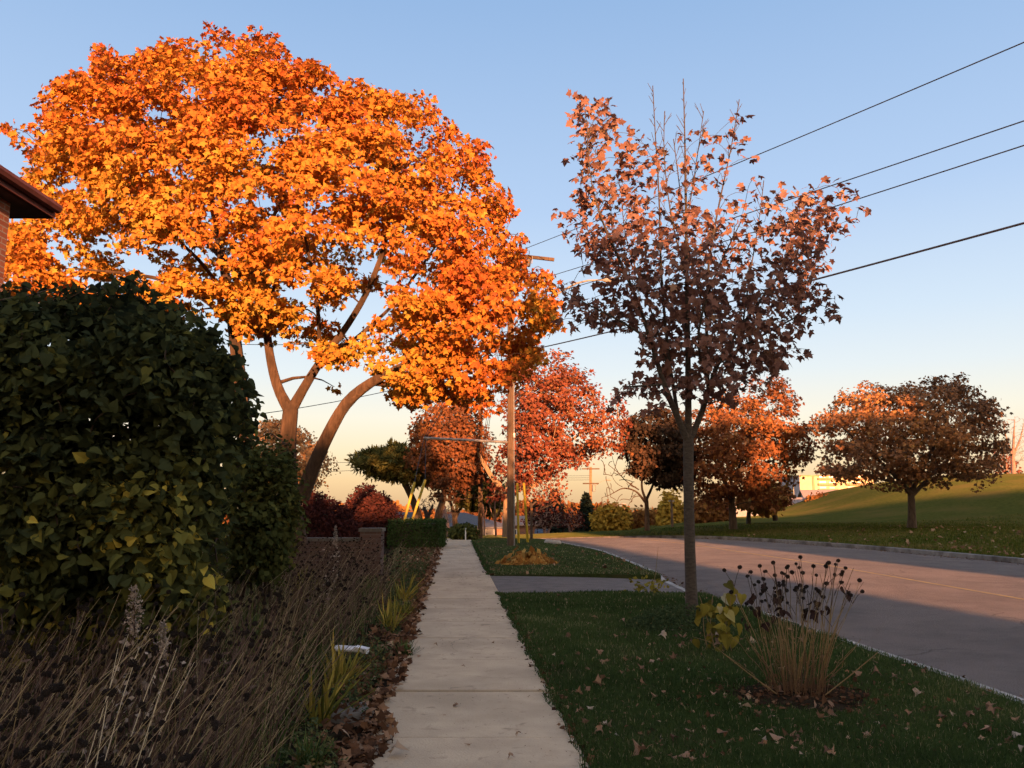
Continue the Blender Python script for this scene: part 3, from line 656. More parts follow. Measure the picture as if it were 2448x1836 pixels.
leaves(mb, P, rng.normal(0,.8,P.shape)+[.2,-.2,1], rng.normal(0,1,P.shape), rng.uniform(.018,.04,len(P)), np.clip(.45+.3*nz(P,2.)+rng.normal(0,.2,len(P)),0,1), 'oval')
props(mb.build('ground_cover', M['cover']), 'dark creeping ground cover along the left edge of the sidewalk', 'ground cover', kind='stuff')
# strap-leaved clumps
def clump(name, label, cat, x, y, n, L, w, m, lean=.7, t0=.5, bias=(0,0), tv=.25):
    root = empty(name, (x,y,0), label, cat); mb = MB()
    for i in range(n):
        a = rng.uniform(0,6.28); l = L*rng.uniform(.55,1.15); s = np.linspace(0,1,6); d = np.array([math.cos(a)+bias[0], math.sin(a)+bias[1], 0]); ln = abs(rng.normal(lean,.25))
        p = np.array([x,y,0])+rng.normal(0,.04,3)*[1,1,0]+np.outer(np.sin(s*1.9*ln)/max(ln,.3)*.55*ln*l, d)+np.outer(l*(s-.55*ln*s**2.2), [0,0,1])
        sd = np.cross(d+[0,0,.01],[0,0,1]); sd /= np.linalg.norm(sd); ww = w*(1-s**2.5)*(.6+.4*np.minimum(s*4,1))
        v = np.concatenate([p-sd*ww[:,None]*.5, p+sd*ww[:,None]*.5, p+np.array([0,0,-1])*ww[:,None]*.25])
        f = [[q,q+1,q+13,q+12] for q in range(5)]+[[q+12,q+13,q+7,q+6] for q in range(5)]
        mb.add(v, f, np.clip(rng.normal(t0,tv),0,1))
    mb.build('leaf_clump', m, root); return root
def gp(px, py): return gpt(px, py, 0)
clump('daylily', 'yellowing strap leaved daylily beside the white newspaper', 'plant', -1.58, 7.9, 40, .62, .026, M['daylily'], .7, .68, (.35,-.1))
clump('daylily', 'yellow strap leaved daylily further up the sidewalk edge than the newspaper', 'plant', -1.62, 11.3, 34, .6, .026, M['daylily'], .6, .55, (.3,0))
clump('daylily', 'small yellow green daylily in the bed well beyond the newspaper', 'plant', -1.85, 14.6, 30, .7, .03, M['daylily'], .6, .6, (.3,0))
clump('daylily', 'drooping half green daylily nearest the camera beside the paving stone', 'plant', -1.5, 6.7, 30, .6, .024, M['daylily'], .75, .5, (.3,-.1))
clump('grass_tuft', 'olive grass clump leaning over the leaf drift halfway up the bed edge', 'plant', -1.62, 12.8, 90, .4, .009, M['daylily'], .7, .35)
clump('grass_tuft', 'tall yellow green grass tuft in the bed directly left of the newspaper', 'plant', -2.6, 8.6, 120, .95, .010, M['sedge'], .45, .75)
clump('grass_tuft', 'tall green grass tuft in front of the right end of the lilac hedge', 'plant', -3.1, 6.9, 130, .95, .010, M['sedge'], .45, .7)
clump('grass_tuft', 'broad green grass tuft in front of the second smaller shrub', 'plant', -3.6, 9.2, 150, 1.0, .011, M['sedge'], .5, .65)
clump('grass_tuft', 'olive grass tuft in front of the pinkish brick garden wall', 'plant', -3.6, 14.6, 120, .8, .014, M['daylily'], .5, .4)
clump('grass_tuft', 'thick green grass tuft at the near left edge of the sidewalk', 'plant', -1.28, 5.5, 150, .34, .008, M['sedge'], .8, .5)
clump('grass_tuft', 'green grass tuft right of the grey paving stone', 'plant', -1.2, 9.6, 110, .26, .008, M['sedge'], .9, .4)
# newspaper
root = empty('newspaper', (-1.66, 8.9, .2), 'folded white newspaper lying among the dead stalks beside the sidewalk', 'newspaper'); mb = MB()
th = np.linspace(0, 2*math.pi, 13)[:-1]
A = np.array([-.17,.03,0]); Bq = np.array([.17,-.03,-.02]); ax = unit((Bq-A)[None])[0]; sd = np.array([0.17,.98,0.1])
ring = [np.outer(np.cos(th), sd)*.055+np.outer(np.sin(th), [0,0,1])*.028+c for c in (A, A*.4+Bq*.6+[0,0,.006], Bq)]
v = np.concatenate(ring)+np.array([-1.66,8.9,.2]); f = [[r*12+i, r*12+(i+1)%12, r*12+12+(i+1)%12, r*12+12+i] for r in range(2) for i in range(12)]
mb.add(v, f); mb.add(v[:12], [list(range(12))[::-1]]); mb.add(v[-12:], [list(range(12))])
mb.build('roll', M['paper'], root)
mb = MB(); mb.box((-1.55,8.86,.215), (.14,.105,.012), Matrix.Rotation(-.2,3,'Z') @ Matrix.Rotation(.15,3,'Y')); mb.build('loose_page', M['paper'], root)
# paver
mb = MB(); c = gpt(838,1705,.02); rr = []
for i in range(9):
    a = i*6.283/9; rr.append((.20*math.cos(a)*(1+.15*math.sin(3*a)), .26*math.sin(a)*(1+.1*math.cos(2*a)), 0))
rr = np.array(rr); top = rr*[.93,.93,0]+[0,0,.06]; mid = rr+[0,0,.045]; bot = rr+[0,0,-.03]
v = np.concatenate([top, mid, bot])+[c[0]-.02,c[1],0]
mb.add(v, [list(range(9))]); mb.add(v, [[9*r+i, 9*r+9+i, 9*r+9+(i+1)%9, 9*r+(i+1)%9] for r in range(2) for i in range(9)])
props(mb.build('paving_stone', M['paver'], off=(c[0],c[1],0)), 'flat grey paving stone set at the left edge of the sidewalk', 'stone')
# pale plume plants
def plume(label, vx, vtop, vbot, Y, hl, w):
    top = uv(vx, vtop, Y); b = np.array([top[0]-.18, Y, 0]); root = empty('goldenrod', b, label, 'dead flower'); mb = MB()
    mid = uv(vx, vbot, Y); p = np.array([b, b*.6+mid*.4+[-.02,0,0.0], mid, top]); mb.tube(p, [.005,.004,.0035,.0015], 4, .2)
    mb.build('stem', M['dead'], root); mb = MB(); n = 420
    s = rng.random(n); c = mid+(top-mid)*s[:,None]; r = w*np.sqrt(s*(1-s)*4+.1)*(1-.4*s)
    a = rng.uniform(0,6.28,n); P = c+np.stack([np.cos(a)*r*rng.random(n), np.sin(a)*r*rng.random(n), -np.abs(rng.normal(0,.015,n))],-1)
    leaves(mb, P, rng.normal(0,1,P.shape), rng.normal(0,.6,P.shape)+[0,0,.8], rng.uniform(.008,.018,n), np.clip(rng.normal(.55,.25,n),0,1), 'oval')
    mb.build('plume', M['plume'], root); mb = MB(); s = rng.random(70); c = b+(mid-b)*(.45+.55*s)[:,None]+rng.normal(0,.05,(70,3))
    leaves(mb, c, rng.normal(0,1,c.shape)+[0,-.5,.5], rng.normal(0,.7,c.shape), rng.uniform(.02,.04,70), np.clip(rng.normal(.5,.3,70),0,1), 'oval')
    mb.build('foliage', M['plume'], root)
plume('taller goldenrod with a pale fluffy plume among the dark stalks', 290, 1262, 1365, 3.9, .3, .05)
plume('shorter goldenrod with a narrow pale plume right of the taller one', 352, 1342, 1410, 4.1, .2, .035)
plume('slender goldenrod with a grey tip against the dark red shrubs', 725, 1135, 1180, 9.5, .2, .035)

# ================================================================ RIGHT VERGE PLANTS
bx, by = 2.48, 7.5
mb = MB(); n = 26; a = np.arange(n)*6.283/n; r = 1+.12*np.sin(3*a)+.08*np.sin(7*a)
P = np.stack([bx+.62*r*np.cos(a), by+.5*r*np.sin(a), np.zeros(n)],-1); P[:,2] = lawnz(P[:,0],P[:,1])+.002
Q = np.stack([bx+.35*r*np.cos(a), by+.3*r*np.sin(a), np.zeros(n)],-1); Q[:,2] = lawnz(Q[:,0],Q[:,1])+.028
v = np.concatenate([P,Q,[[bx,by,float(lawnz(bx,by))+.045]]])
mb.add(v, [[i,(i+1)%n,n+(i+1)%n,n+i] for i in range(n)]); mb.add(v, [[n+i,n+(i+1)%n,2*n] for i in range(n)])
props(mb.build('soil_patch', M['soil'], smooth=True), kind='structure')
root = empty('dried_perennial', (bx,by,0), 'clump of tan dead stems with dark seed heads on a soil patch in the verge', 'dead plant'); mb = MB(); tips = []; lv = []
for i in range(95):
    a = rng.uniform(0,6.28); rr = .20*math.sqrt(rng.random()); b = np.array([bx+rr*math.cos(a)*1.25, by+rr*math.sin(a), .04])
    tall = i < 58; h = rng.uniform(.85,1.17) if tall else rng.uniform(.25,.75)
    dx = (b[0]-bx)*1.0+rng.normal(.02,.13); dy = (b[1]-by)*1.5+rng.normal(0,.1)
    k = 7; s = np.linspace(0,1,k); p = b+np.outer(s,[0,0,h])+np.outer(s**1.3,[dx,dy,0])+rng.normal(0,.018,(k,3))*s[:,None]
    t = np.clip(s[:-1]*h/1.1+rng.normal(0,.08),0,1)*(1 if tall else .7)
    mb.tube(p, np.linspace(.0052,.0026,k)*rng.uniform(.6,1.15), 4, t, cap=False)
    if tall and i < 40:
        tips.append(p[-1])
        for z in range(random.randint(0,2)):
            j = random.choice((4,5)); e = p[j]+np.array([random.gauss(0,.06), random.gauss(0,.05), random.uniform(.1,.22)])
            mb.tube(np.array([p[j],(p[j]+e)/2+[0,0,.015],e]), [.003,.0025,.002], 3, .9, cap=False); tips.append(e)
    if i % 8 == 0 and tall: lv.append(p[4])
    if i % 9 == 0 and tall: lv.append(p[5])
for ang in (-.95, .9):
    p = np.array([[bx+ang*.2,by-.1,.05],[bx+ang*.45,by-.12,.22],[bx+ang*.72,by-.15,.42]]); mb.tube(p, [.006,.005,.004], 4, .3)
mb.build('stem', M['peren'], root)
for t in tips: add_head(root, np.array(t)-[bx,by,0], random.uniform(.014,.022))
for P in lv:
    mb = MB(); q = np.repeat(np.array(P)[None], 3, 0)+rng.normal(0,.02,(3,3)); leaves(mb, q, rng.normal(0,1,q.shape), rng.normal(0,.3,q.shape)+[0,0,-1], rng.uniform(.04,.09,3), .4, 'heart'); mb.build('withered_leaf', M['withered'], root)
root = empty('yellowing_plant', (2.36,9.7,0), 'leggy plant with large round yellow leaves beside the dead stem clump', 'plant'); mb = MB(); m2 = MB()
for i in range(7):
    b = np.array([2.36+rng.normal(0,.07),9.7+rng.normal(0,.07),0]); e = b+np.array([rng.normal(-.02,.12),rng.normal(0,.1),rng.uniform(.35,.85)])
    p = np.array([b,(b+e)/2+rng.normal(0,.02,3),e]); mb.tube(p, [.006,.005,.003], 4, .3)
    n = 8; s = rng.uniform(.25,1,n); c = b+(e-b)*s[:,None]+rng.normal(0,.06,(n,3))
    leaves(m2, c, rng.normal(0,.5,c.shape)+[0,-.9,.4], rng.normal(0,.4,c.shape)+[0,0,-1], rng.uniform(.06,.15,n), np.clip(rng.normal(.5,.28,n),0,1), 'heart')
mb.build('stem', M['peren'], root); m2.build('foliage', M['yplant'], root)
root = empty('ground_cover_mound', (2.3,11.6,0), 'low dark mound of ground cover around the foot of the young maple', 'plant'); mb = MB(); n = 5200
a = rng.uniform(0,6.28,n); r = np.sqrt(rng.random(n)); P = np.stack([2.25+.72*r*np.cos(a), 11.6+.75*r*np.sin(a), np.zeros(n)],-1); P[:,2] = .02+rng.random(n)*.30*(1-r**2)+.04
leaves(mb, P, rng.normal(0,.8,P.shape)+[0,-.5,.7], rng.normal(0,1,P.shape), rng.uniform(.02,.045,n), np.clip(.3+rng.normal(0,.2,n),0,1), 'oval'); mb.build('foliage', M['cover'], root)
c = gpt(1560,1418,0)
root = empty('weed', (c[0],c[1],0), 'yellow green weed with a pale bare stalk at the near edge of the driveway', 'plant'); mb = MB(); n = 90
P = c+rng.normal(0,1,(n,3))*[.22,.15,.0]; P[:,2] = rng.uniform(.03,.28,n)
leaves(mb, P, rng.normal(0,.6,P.shape)+[0,-.6,.7], rng.normal(0,1,P.shape)+[0,0,-.3], rng.uniform(.06,.13,n), np.clip(rng.normal(.5,.25,n),0,1), 'oval'); mb.build('foliage', M['yplant'], root)
mb = MB(); t = uv(1422,1180,c[1]); mb.tube(np.array([c,(c+t)/2+[.01,0,0],t]), [.008,.006,.003], 4, .35); t = uv(1412,1262,c[1]); mb.tube(np.array([c+[.05,0,0],t]), [.006,.004], 4, .2); mb.build('stalk', M['peren'], root)
c = gpt(1262,1350,0)
root = empty('hosta', (c[0],c[1],0), 'wilted golden brown hosta mound at the foot of the utility pole', 'plant'); mb = MB(); n = 340
a = rng.uniform(0,6.28,n); r = np.sqrt(rng.random(n)); P = c+np.stack([.8*r*np.cos(a)*(1+.2*np.sin(3*a)), .6*r*np.sin(a), .06+.46*(1-r**1.3)*rng.random(n)**.8*(1+.3*np.sin(5*a))],-1)
leaves(mb, P, np.stack([np.cos(a)*.6,np.sin(a)*.6-.4,np.full(n,.6)],-1)+rng.normal(0,.4,(n,3)), np.stack([np.cos(a),np.sin(a),np.full(n,-.9)],-1)+rng.normal(0,.3,(n,3)), rng.uniform(.12,.32,n), np.clip(rng.normal(.45,.3,n),0,1), 'oval'); mb.build('foliage', M['hosta'], root)
# ================================================================ TREES
# big orange maple
Ym = 18.0
big_poly = [(25,275),(55,292),(108,268),(112,182),(150,158),(218,165),(225,108),(290,128),(335,112),(385,88),(460,68),(500,97),(580,80),(602,112),(700,147),(740,187),(800,190),(860,207),(915,220),(930,252),(1000,292),(1050,330),(1050,388),(1095,460),(1125,500),(1128,560),(1180,600),(1192,690),(1162,742),(1150,800),(1100,822),(1085,862),(1040,872),(985,862),(940,850),(900,868),(850,862),(820,800),(790,760),(740,790),(720,830),(705,770),(660,738),(610,722),(560,720),(520,700),(480,670),(430,665),(380,690),(200,680),(20,645),(10,560),(20,490),(80,440),(62,360),(100,338),(55,318),(25,290)]
big_stems = [
 [(640,1185,0,0.258),(622,1060,0,0.215),(620,960,0,0.181),(628,885,0,0.163)],
 [(628,890,0,0.138),(600,845,.1,0.112),(582,770,.2,0.0946),(574,690,.2,0.086),(560,600,.3,0.0731),(545,480,.5,0.0516),(530,330,.7,0.0344),(520,180,.8,0.0172)],
 [(630,885,0,0.129),(652,845,-.1,0.107),(695,775,-.3,0.0903),(740,720,-.5,0.0774),(790,640,-.8,0.0645),(830,540,-1.,0.0516),(850,420,-1.1,0.0344),(850,290,-1.1,0.0172)],
 [(652,1075,-.1,0.172),(672,1020,-.2,0.155),(700,955,-.3,0.142),(745,870,-.5,0.129),(800,825,-.8,0.103),(865,795,-1.1,0.086),(940,752,-1.4,0.0645),(1030,680,-1.6,0.043),(1090,590,-1.7,0.0258)],
 [(545,1185,.6,0.189),(535,1000,.6,0.163),(518,820,.6,0.146),(505,710,.6,0.133),(498,650,.6,0.12),(480,560,.6,0.0946),(455,420,.5,0.0645),(430,260,.4,0.0344),(420,150,.4,0.0172)],
 [(505,705,.6,0.0774),(450,650,.3,0.0602),(370,605,-.1,0.0473),(270,590,-.4,0.0344),(160,580,-.7,0.0215)],
 [(515,690,.6,0.0774),(525,640,.9,0.0645),(560,540,1.4,0.0516),(620,400,1.9,0.0387),(650,250,2.1,0.0215)],
 [(480,560,.6,0.0602),(400,470,1.2,0.043),(300,380,1.6,0.0301),(200,290,1.6,0.0172)],
 [(700,775,-.3,0.0645),(760,740,.6,0.0516),(850,660,1.5,0.0387),(950,520,2.,0.0258),(1000,400,2.,0.0172)],
 [(690,780,-.3,0.0516),(690,690,-.9,0.043),(670,560,-1.6,0.0301),(640,430,-2.,0.0172)],
 [(800,828,-.8,0.0516),(880,835,-.3,0.0387),(960,815,.2,0.0258),(1040,780,.4,0.0172)],
 [(575,690,.2,0.043),(600,590,-.8,0.0344),(590,480,-1.6,0.0215)],
 [(498,650,.6,0.0516),(430,560,-.8,0.0387),(330,470,-1.6,0.0258),(230,420,-1.8,0.0172)],
]
def gaps(x, y):   # thinner inside and low, where the sky shows between the limbs
    g = np.ones(len(x))
    for cx, cy, r, d in ((475,480,55,.85),(750,590,65,.78),(640,620,40,.6),(560,300,48,.75),(870,560,50,.7),(300,560,58,.65),(800,720,50,.8),(660,700,30,.6),(380,660,45,.5),(690,470,40,.6),(200,560,40,.5)):
        g -= d*np.exp(-((x-cx)**2+(y-cy)**2)/(2*r*r))
    return np.clip(g, .04, 1)
def big_t(P):     # redder towards the upper outside, more yellow low inside: this tree's own turning pattern
    c = uv(590, 560, Ym); d = (P-c)/np.array([6.,5.,4.5]); return .26-.26*np.clip(np.linalg.norm(d, axis=1), 0, 1.4)-.10*d[:,0]-.14*d[:,2]
tree('maple_tree', 'big spreading maple in full orange leaf left of the sidewalk', 'tree', Ym, big_poly, big_stems, 1050, 64, .118, .42, .21, M['maple'], M['bark'], 3.6, 330, 'lo', thr=-.3, f=1.7, wf=gaps, jit=.45, up=.35, outw=.55, rnd=.6, tint0=.56, tvar=.22, tfreq=.9, tfn=big_t, rmin=.007, spurs=(110,22,16,.2))
# young maple in the verge
Yy = 11.9
yp = [(1232,270),(1262,205),(1300,208),(1330,258),(1400,310),(1440,300),(1490,250),(1540,300),(1590,270),(1622,370),(1660,425),(1700,392),(1760,405),(1800,385),(1850,452),(1812,505),(1800,560),(1755,585),(1762,620),(1802,645),(1782,690),(1742,712),(1728,760),(1680,800),(1640,832),(1600,852),(1540,862),(1470,855),(1430,882),(1390,872),(1330,852),(1328,822),(1400,800),(1380,750),(1350,712),(1290,700),(1240,692),(1190,625),(1232,612),(1292,652),(1272,562),(1250,520),(1215,470),(1230,448),(1252,440),(1240,350)]
ys_ = [
 [(1496,1345,0,.098),(1493,1280,0,.085),(1490,1180,0,.078),(1487,1050,0,.074),(1487,950,0,.078)],
 [(1487,950,0,.058),(1487,900,0,.05),(1486,760,0,.04),(1484,600,0,.03),(1481,400,0,.018),(1479,280,0,.010),(1476,170,0,.007)],
 [(1486,955,0,.055),(1466,905,-.1,.048),(1432,830,-.25,.04),(1408,740,-.4,.032),(1375,640,-.5,.026),(1330,545,-.6,.02),(1292,460,-.65,.013),(1272,380,-.7,.008),(1268,260,-.7,.007)],
 [(1489,955,0,.05),(1515,900,.1,.045),(1530,850,.2,.04),(1548,780,.3,.033),(1605,700,.4,.027),(1680,600,.5,.02),(1745,510,.5,.013),(1790,430,.5,.006)],
 [(1530,850,.2,.03),(1526,740,.4,.026),(1528,580,.5,.02),(1555,430,.6,.013),(1580,320,.6,.008),(1597,215,.6,.007)],
 [(1466,905,-.1,.03),(1445,780,.1,.026),(1428,600,.25,.019),(1424,420,.3,.012),(1416,300,.3,.008),(1410,185,.3,.007)],
 [(1545,790,.3,.024),(1610,745,.1,.02),(1690,700,-.1,.014),(1770,660,-.2,.007)],
 [(1432,830,-.25,.02),(1390,840,-.5,.014),(1345,835,-.6,.008)],
 [(1405,735,-.4,.022),(1340,690,-.5,.016),(1260,655,-.5,.010),(1195,615,-.5,.005)],
 [(1530,700,.4,.02),(1490,560,.9,.015),(1470,420,1.,.009),(1455,300,1.,.007)],
 [(1530,830,.2,.022),(1500,730,-.6,.017),(1540,600,-.9,.012),(1600,480,-1.,.007)],
 [(1440,780,.1,.02),(1400,650,.8,.015),(1350,520,1.,.009),(1340,400,1.,.005)],
 [(1605,700,.4,.016),(1620,590,.8,.012),(1640,480,.9,.007),(1650,390,.9,.007)],
 [(1484,600,0,.016),(1450,480,-.3,.01),(1432,330,-.4,.006),(1436,240,-.4,.007)],
 [(1484,480,0,.012),(1500,380,.2,.008),(1512,300,.2,.005),(1520,240,.2,.007)],
]
def ywf(x, y):
    w = np.ones(len(x)); w *= np.where((y < 470) & (x > 1390) & (x < 1640), np.clip((y-230)/420, .03, 1), 1)
    w *= np.where((y < 640) & (x > 1560) & (x < 1660), .5, 1); w *= np.where((y < 560) & (x > 1620) & (x < 1720), .6, 1)
    return w*np.clip(.5+y/900, .4, 1)
def bare_twigs(stems, Y, n, rr, ymax, L=.35):
    out = []
    for s in stems:
        pts, r = stem(s, Y); v = np.array([(p[0], p[1]) for p in s]); q = v[:,1] < ymax
        if q.sum() < 2: continue
        P = pts[q]
        for _ in range(n):
            i = rng.integers(0, len(P)-1); a = P[i]+(P[i+1]-P[i])*rng.random()
            out.append(a+rng.normal(0,.22,3)*[L,L,0]+[0,0,rng.uniform(.3,1.5)*L])
    return np.array(out)
def side_twigs(st):
    out = []
    for pts, r in st[1:]:
        sl = np.concatenate([[0], np.cumsum(np.linalg.norm(np.diff(pts, axis=0), axis=1))]); L = sl[-1]; d = L*.35
        while d < L*.985:
            p = np.array([np.interp(d, sl, pts[:,i]) for i in range(3)]); rr = np.interp(d, sl, r)
            if p[2] > 4.6:
                a = rng.uniform(0, 6.28); l = rng.uniform(.14, .52)*(1-.5*d/L)
                v = np.array([math.cos(a)*.55, math.sin(a)*.55, rng.uniform(.75, 1.2)]); v /= np.linalg.norm(v); q = p+v*l
                out.append((np.array([p, (p+q)/2+np.array([math.cos(a),math.sin(a),0])*.03*l, q]), np.array([min(rr,.0055), .004, .0032])))
                if rng.random() < .5:
                    m = (p+q)/2; w = v+rng.normal(0,.4,3); out.append((np.array([m, m+w/np.linalg.norm(w)*l*.4]), np.array([.0038,.003])))
            d += rng.uniform(.07, .16)
    return out
tree('maple_tree', 'young slender maple on the verge with sparse brown leaves and a bare twiggy top', 'tree', Yy, yp, ys_, 640, 7, .108, .21, .17, M['young'], M['barky'], 1.25, 200, 'maple', thr=-.5, f=3.3, wf=ywf, jit=.8, up=.5, outw=.5, rnd=.7, tint0=.45, tvar=.15, tfreq=1.2, rmin=.0036, spurs=(45,26,4,.12), twigs=side_twigs, wander=.04, tfn=lambda P: .22*np.clip((P[:,2]-4.2)/3,-.5,1))  # leaf tint rises with height: the sunlit top is put into the colour
# red maple behind the pole
Yr = 47
tree('maple_tree', 'red leaved maple behind the leaning yellow guards with a sunlit orange trunk', 'tree', Yr,
 [(1105,800),(1130,780),(1160,772),(1200,775),(1225,780),(1250,802),(1285,830),(1335,868),(1345,920),(1328,965),(1280,985),(1222,1000),(1185,1035),(1150,1055),(1122,1045),(1100,1060),(1060,1065),(1085,1000),(1095,930),(1090,860)],
 [[(1098,1160,0,0.375),(1098,1120,0,0.33),(1099,1080,0,0.3),(1102,1045,0,0.275)],[(1102,1050,0,0.25),(1115,990,.3,0.18),(1140,920,.6,0.13),(1170,850,.8,0.07),(1190,790,.8,0.025)],[(1102,1055,0,0.2),(1150,1052,-.5,0.16),(1182,1020,-.8,0.125),(1220,960,-1.,0.08),(1280,920,-1.,0.04)],[(1098,1078,0,0.225),(1080,1050,.3,0.17),(1062,1030,.5,0.14),(1035,985,.9,0.1),(1020,940,1,0.06),(1000,890,1,0.025)],[(1115,990,.3,0.1),(1105,920,-1,0.07),(1110,840,-1.4,0.03)]],
 300, 35, .175, .72, .36, M['redm'], M['barkl'], 4.2, 110, 'lo', thr=-.12, f=2.0, jit=.5, rmin=.02, tvar=.25, tfreq=.35, spurs=(80,16,14,.4))
tree('maple_tree', 'rusty red tree with a dark trunk rising above the square clipped hedge', 'tree', 50,
 [(905,905),(900,955),(885,985),(905,1005),(935,1020),(945,1062),(985,1070),(1020,1055),(1042,1020),(1050,960),(1040,910),(1020,872),(985,862),(950,872),(925,895)],
 [[(944,1135,0,0.248),(948,1105,0,0.225),(958,1080,0,0.189),(960,1055,0,0.162),(965,1000,.3,0.099),(975,940,.5,0.054),(985,880,.5,0.0225)],[(960,1062,0,0.09),(1000,1040,.3,0.063),(1025,990,.6,0.027)],[(960,1050,0,0.09),(930,1010,-.5,0.0585),(910,960,-.7,0.027)],[(958,1080,0,0.09),(1000,1078,.3,0.0585),(1040,1074,.4,0.0315)]],
 280, 36, .18, .72, .36, M['oak'], M['barkd'], 3.6, 80, 'lo', thr=-.12, f=2.0, jit=.5, rmin=.02, tvar=.3, tfreq=.3, spurs=(80,16,14,.4))
# pines
def pine(label, Y, poly, stems, ncl, npl, grp=None):
    st = [stem(s, Y) for s in stems]; root = empty('pine_tree', st[0][0][0], label, 'tree', grp)
    ctr = crown_pts(poly, Y, ncl, 2.6, 45, .6, -.35, .8); w = MB(); wood(w, st, ctr, rmin=.025, back=.2); w.build('trunk', M['barkd'], root, smooth=True)
    m = MB(); C = np.repeat(ctr, npl, 0); d = unit(rng.normal(0,1,C.shape)+[0,0,.5]); P = C+d*rng.random((len(C),1))*[.55,.55,.22]
    leaves(m, P, rng.normal(0,1,P.shape), d, rng.uniform(.25,.5,len(P)), np.clip(.4+.3*nz(C,.9)+rng.normal(0,.18,len(C)),0,1), 'thin'); m.build('crown', M['pine'], root)
pine('flat topped pine leaning left behind the dark red shrub', 54, [(752,1000),(768,982),(795,978),(830,976),(848,962),(880,978),(905,985),(950,990),(965,1030),(955,1048),(915,1045),(890,1050),(870,1040),(840,1030),(800,1030),(770,1022)],
 [[(908,1135,0,0.275),(903,1112,0,0.253),(890,1075,0,0.22),(872,1040,0,0.187),(868,1012,0,0.154),(862,985,0,0.088)],[(872,1030,0,0.11),(830,1018,.2,0.0715),(785,1008,.3,0.0385)],[(885,1060,0,0.099),(915,1040,.2,0.066),(945,1020,.3,0.0385)]], 260, 60)
pine('dark multi stemmed pine in front of the hip roofed bungalow', 58, [(985,1060),(1010,1050),(1050,1040),(1080,1055),(1092,1085),(1075,1108),(1045,1112),(1010,1095),(990,1085)],
 [[(983,1142,0,0.2),(983,1118,0,0.18),(975,1090,0,0.1),(966,1062,0,0.065)],[(983,1118,0,0.13),(988,1090,0,0.11),(988,1060,0,0.075),(990,1040,0,0.05)],[(984,1120,0,0.1),(1000,1085,.2,0.075),(1030,1075,.4,0.05),(1070,1070,.4,0.03)],[(990,1072,0,0.07),(1040,1066,.1,0.05)]], 150, 60)
# trees on the far verge and hill
tree('maple_tree', 'dark brown maple with bare left branches, just left of the young maple trunk', 'tree', 50,
 [(1350,922),(1365,900),(1392,888),(1425,878),(1470,885),(1500,930),(1500,990),(1480,1040),(1450,1056),(1428,1050),(1405,1030),(1372,1030),(1350,1008),(1345,965)],
 [[(1398,1146,0,0.168),(1398,1110,0,0.139),(1396,1078,0,0.126)],[(1396,1080,0,0.101),(1410,1050,.2,0.0756),(1425,1000,.4,0.0504),(1430,930,.5,0.021)],[(1396,1082,0,0.0924),(1385,1055,-.2,0.0672),(1390,1000,-.3,0.0462),(1385,930,-.3,0.021)],[(1394,1085,0,0.084),(1375,1060,-.4,0.0546),(1345,1052,-.7,0.0378),(1318,1070,-.8,0.021),(1300,1075,-.8,0.0126)],[(1380,1058,-.3,0.042),(1352,1040,0,0.0294),(1330,1015,.3,0.021),(1322,985,.4,0.0126)],[(1345,1052,-.7,0.021),(1330,1045,-.9,0.0168),(1318,1020,-1,0.0084)]],
 220, 46, .19, .72, .36, M['darkm'], M['barkd'], 3.6, 80, 'lo', thr=-.12, f=2.0, rmin=.02, tvar=.3, tfreq=.35, extra=np.concatenate([uv(rng.uniform(1295,1375,50), rng.uniform(985,1095,50), 49+rng.normal(0,1,50))]))
tree('maple_tree', 'tall orange red maple on the far verge just right of the young maple trunk', 'tree', 50,
 [(1490,965),(1500,905),(1530,880),(1560,858),(1612,833),(1680,824),(1720,852),(1705,898),(1738,925),(1748,980),(1715,1008),(1705,1050),(1690,1072),(1640,1078),(1600,1066),(1560,1082),(1512,1080),(1482,1060),(1478,1005)],
 [[(1584,1143,0,0.252),(1582,1100,0,0.204),(1578,1068,0,0.192)],[(1578,1070,0,0.156),(1600,1020,.3,0.114),(1640,950,.6,0.066),(1670,880,.7,0.03)],[(1578,1070,0,0.144),(1560,1030,-.3,0.108),(1545,960,-.5,0.066),(1550,890,-.5,0.03)],[(1600,1020,.3,0.084),(1660,1000,.2,0.054),(1715,970,0,0.03)],[(1578,1072,0,0.096),(1540,1060,-.6,0.06),(1505,1040,-.8,0.03)],[(1590,1040,.1,0.09),(1610,960,-1,0.06),(1620,880,-1.2,0.03)]],
 330, 36, .19, .72, .36, M['orangem'], M['barkd'], 4.4, 100, 'lo', thr=-.12, f=2.0, rmin=.02, tvar=.3, tfreq=.35, spurs=(80,16,14,.4))
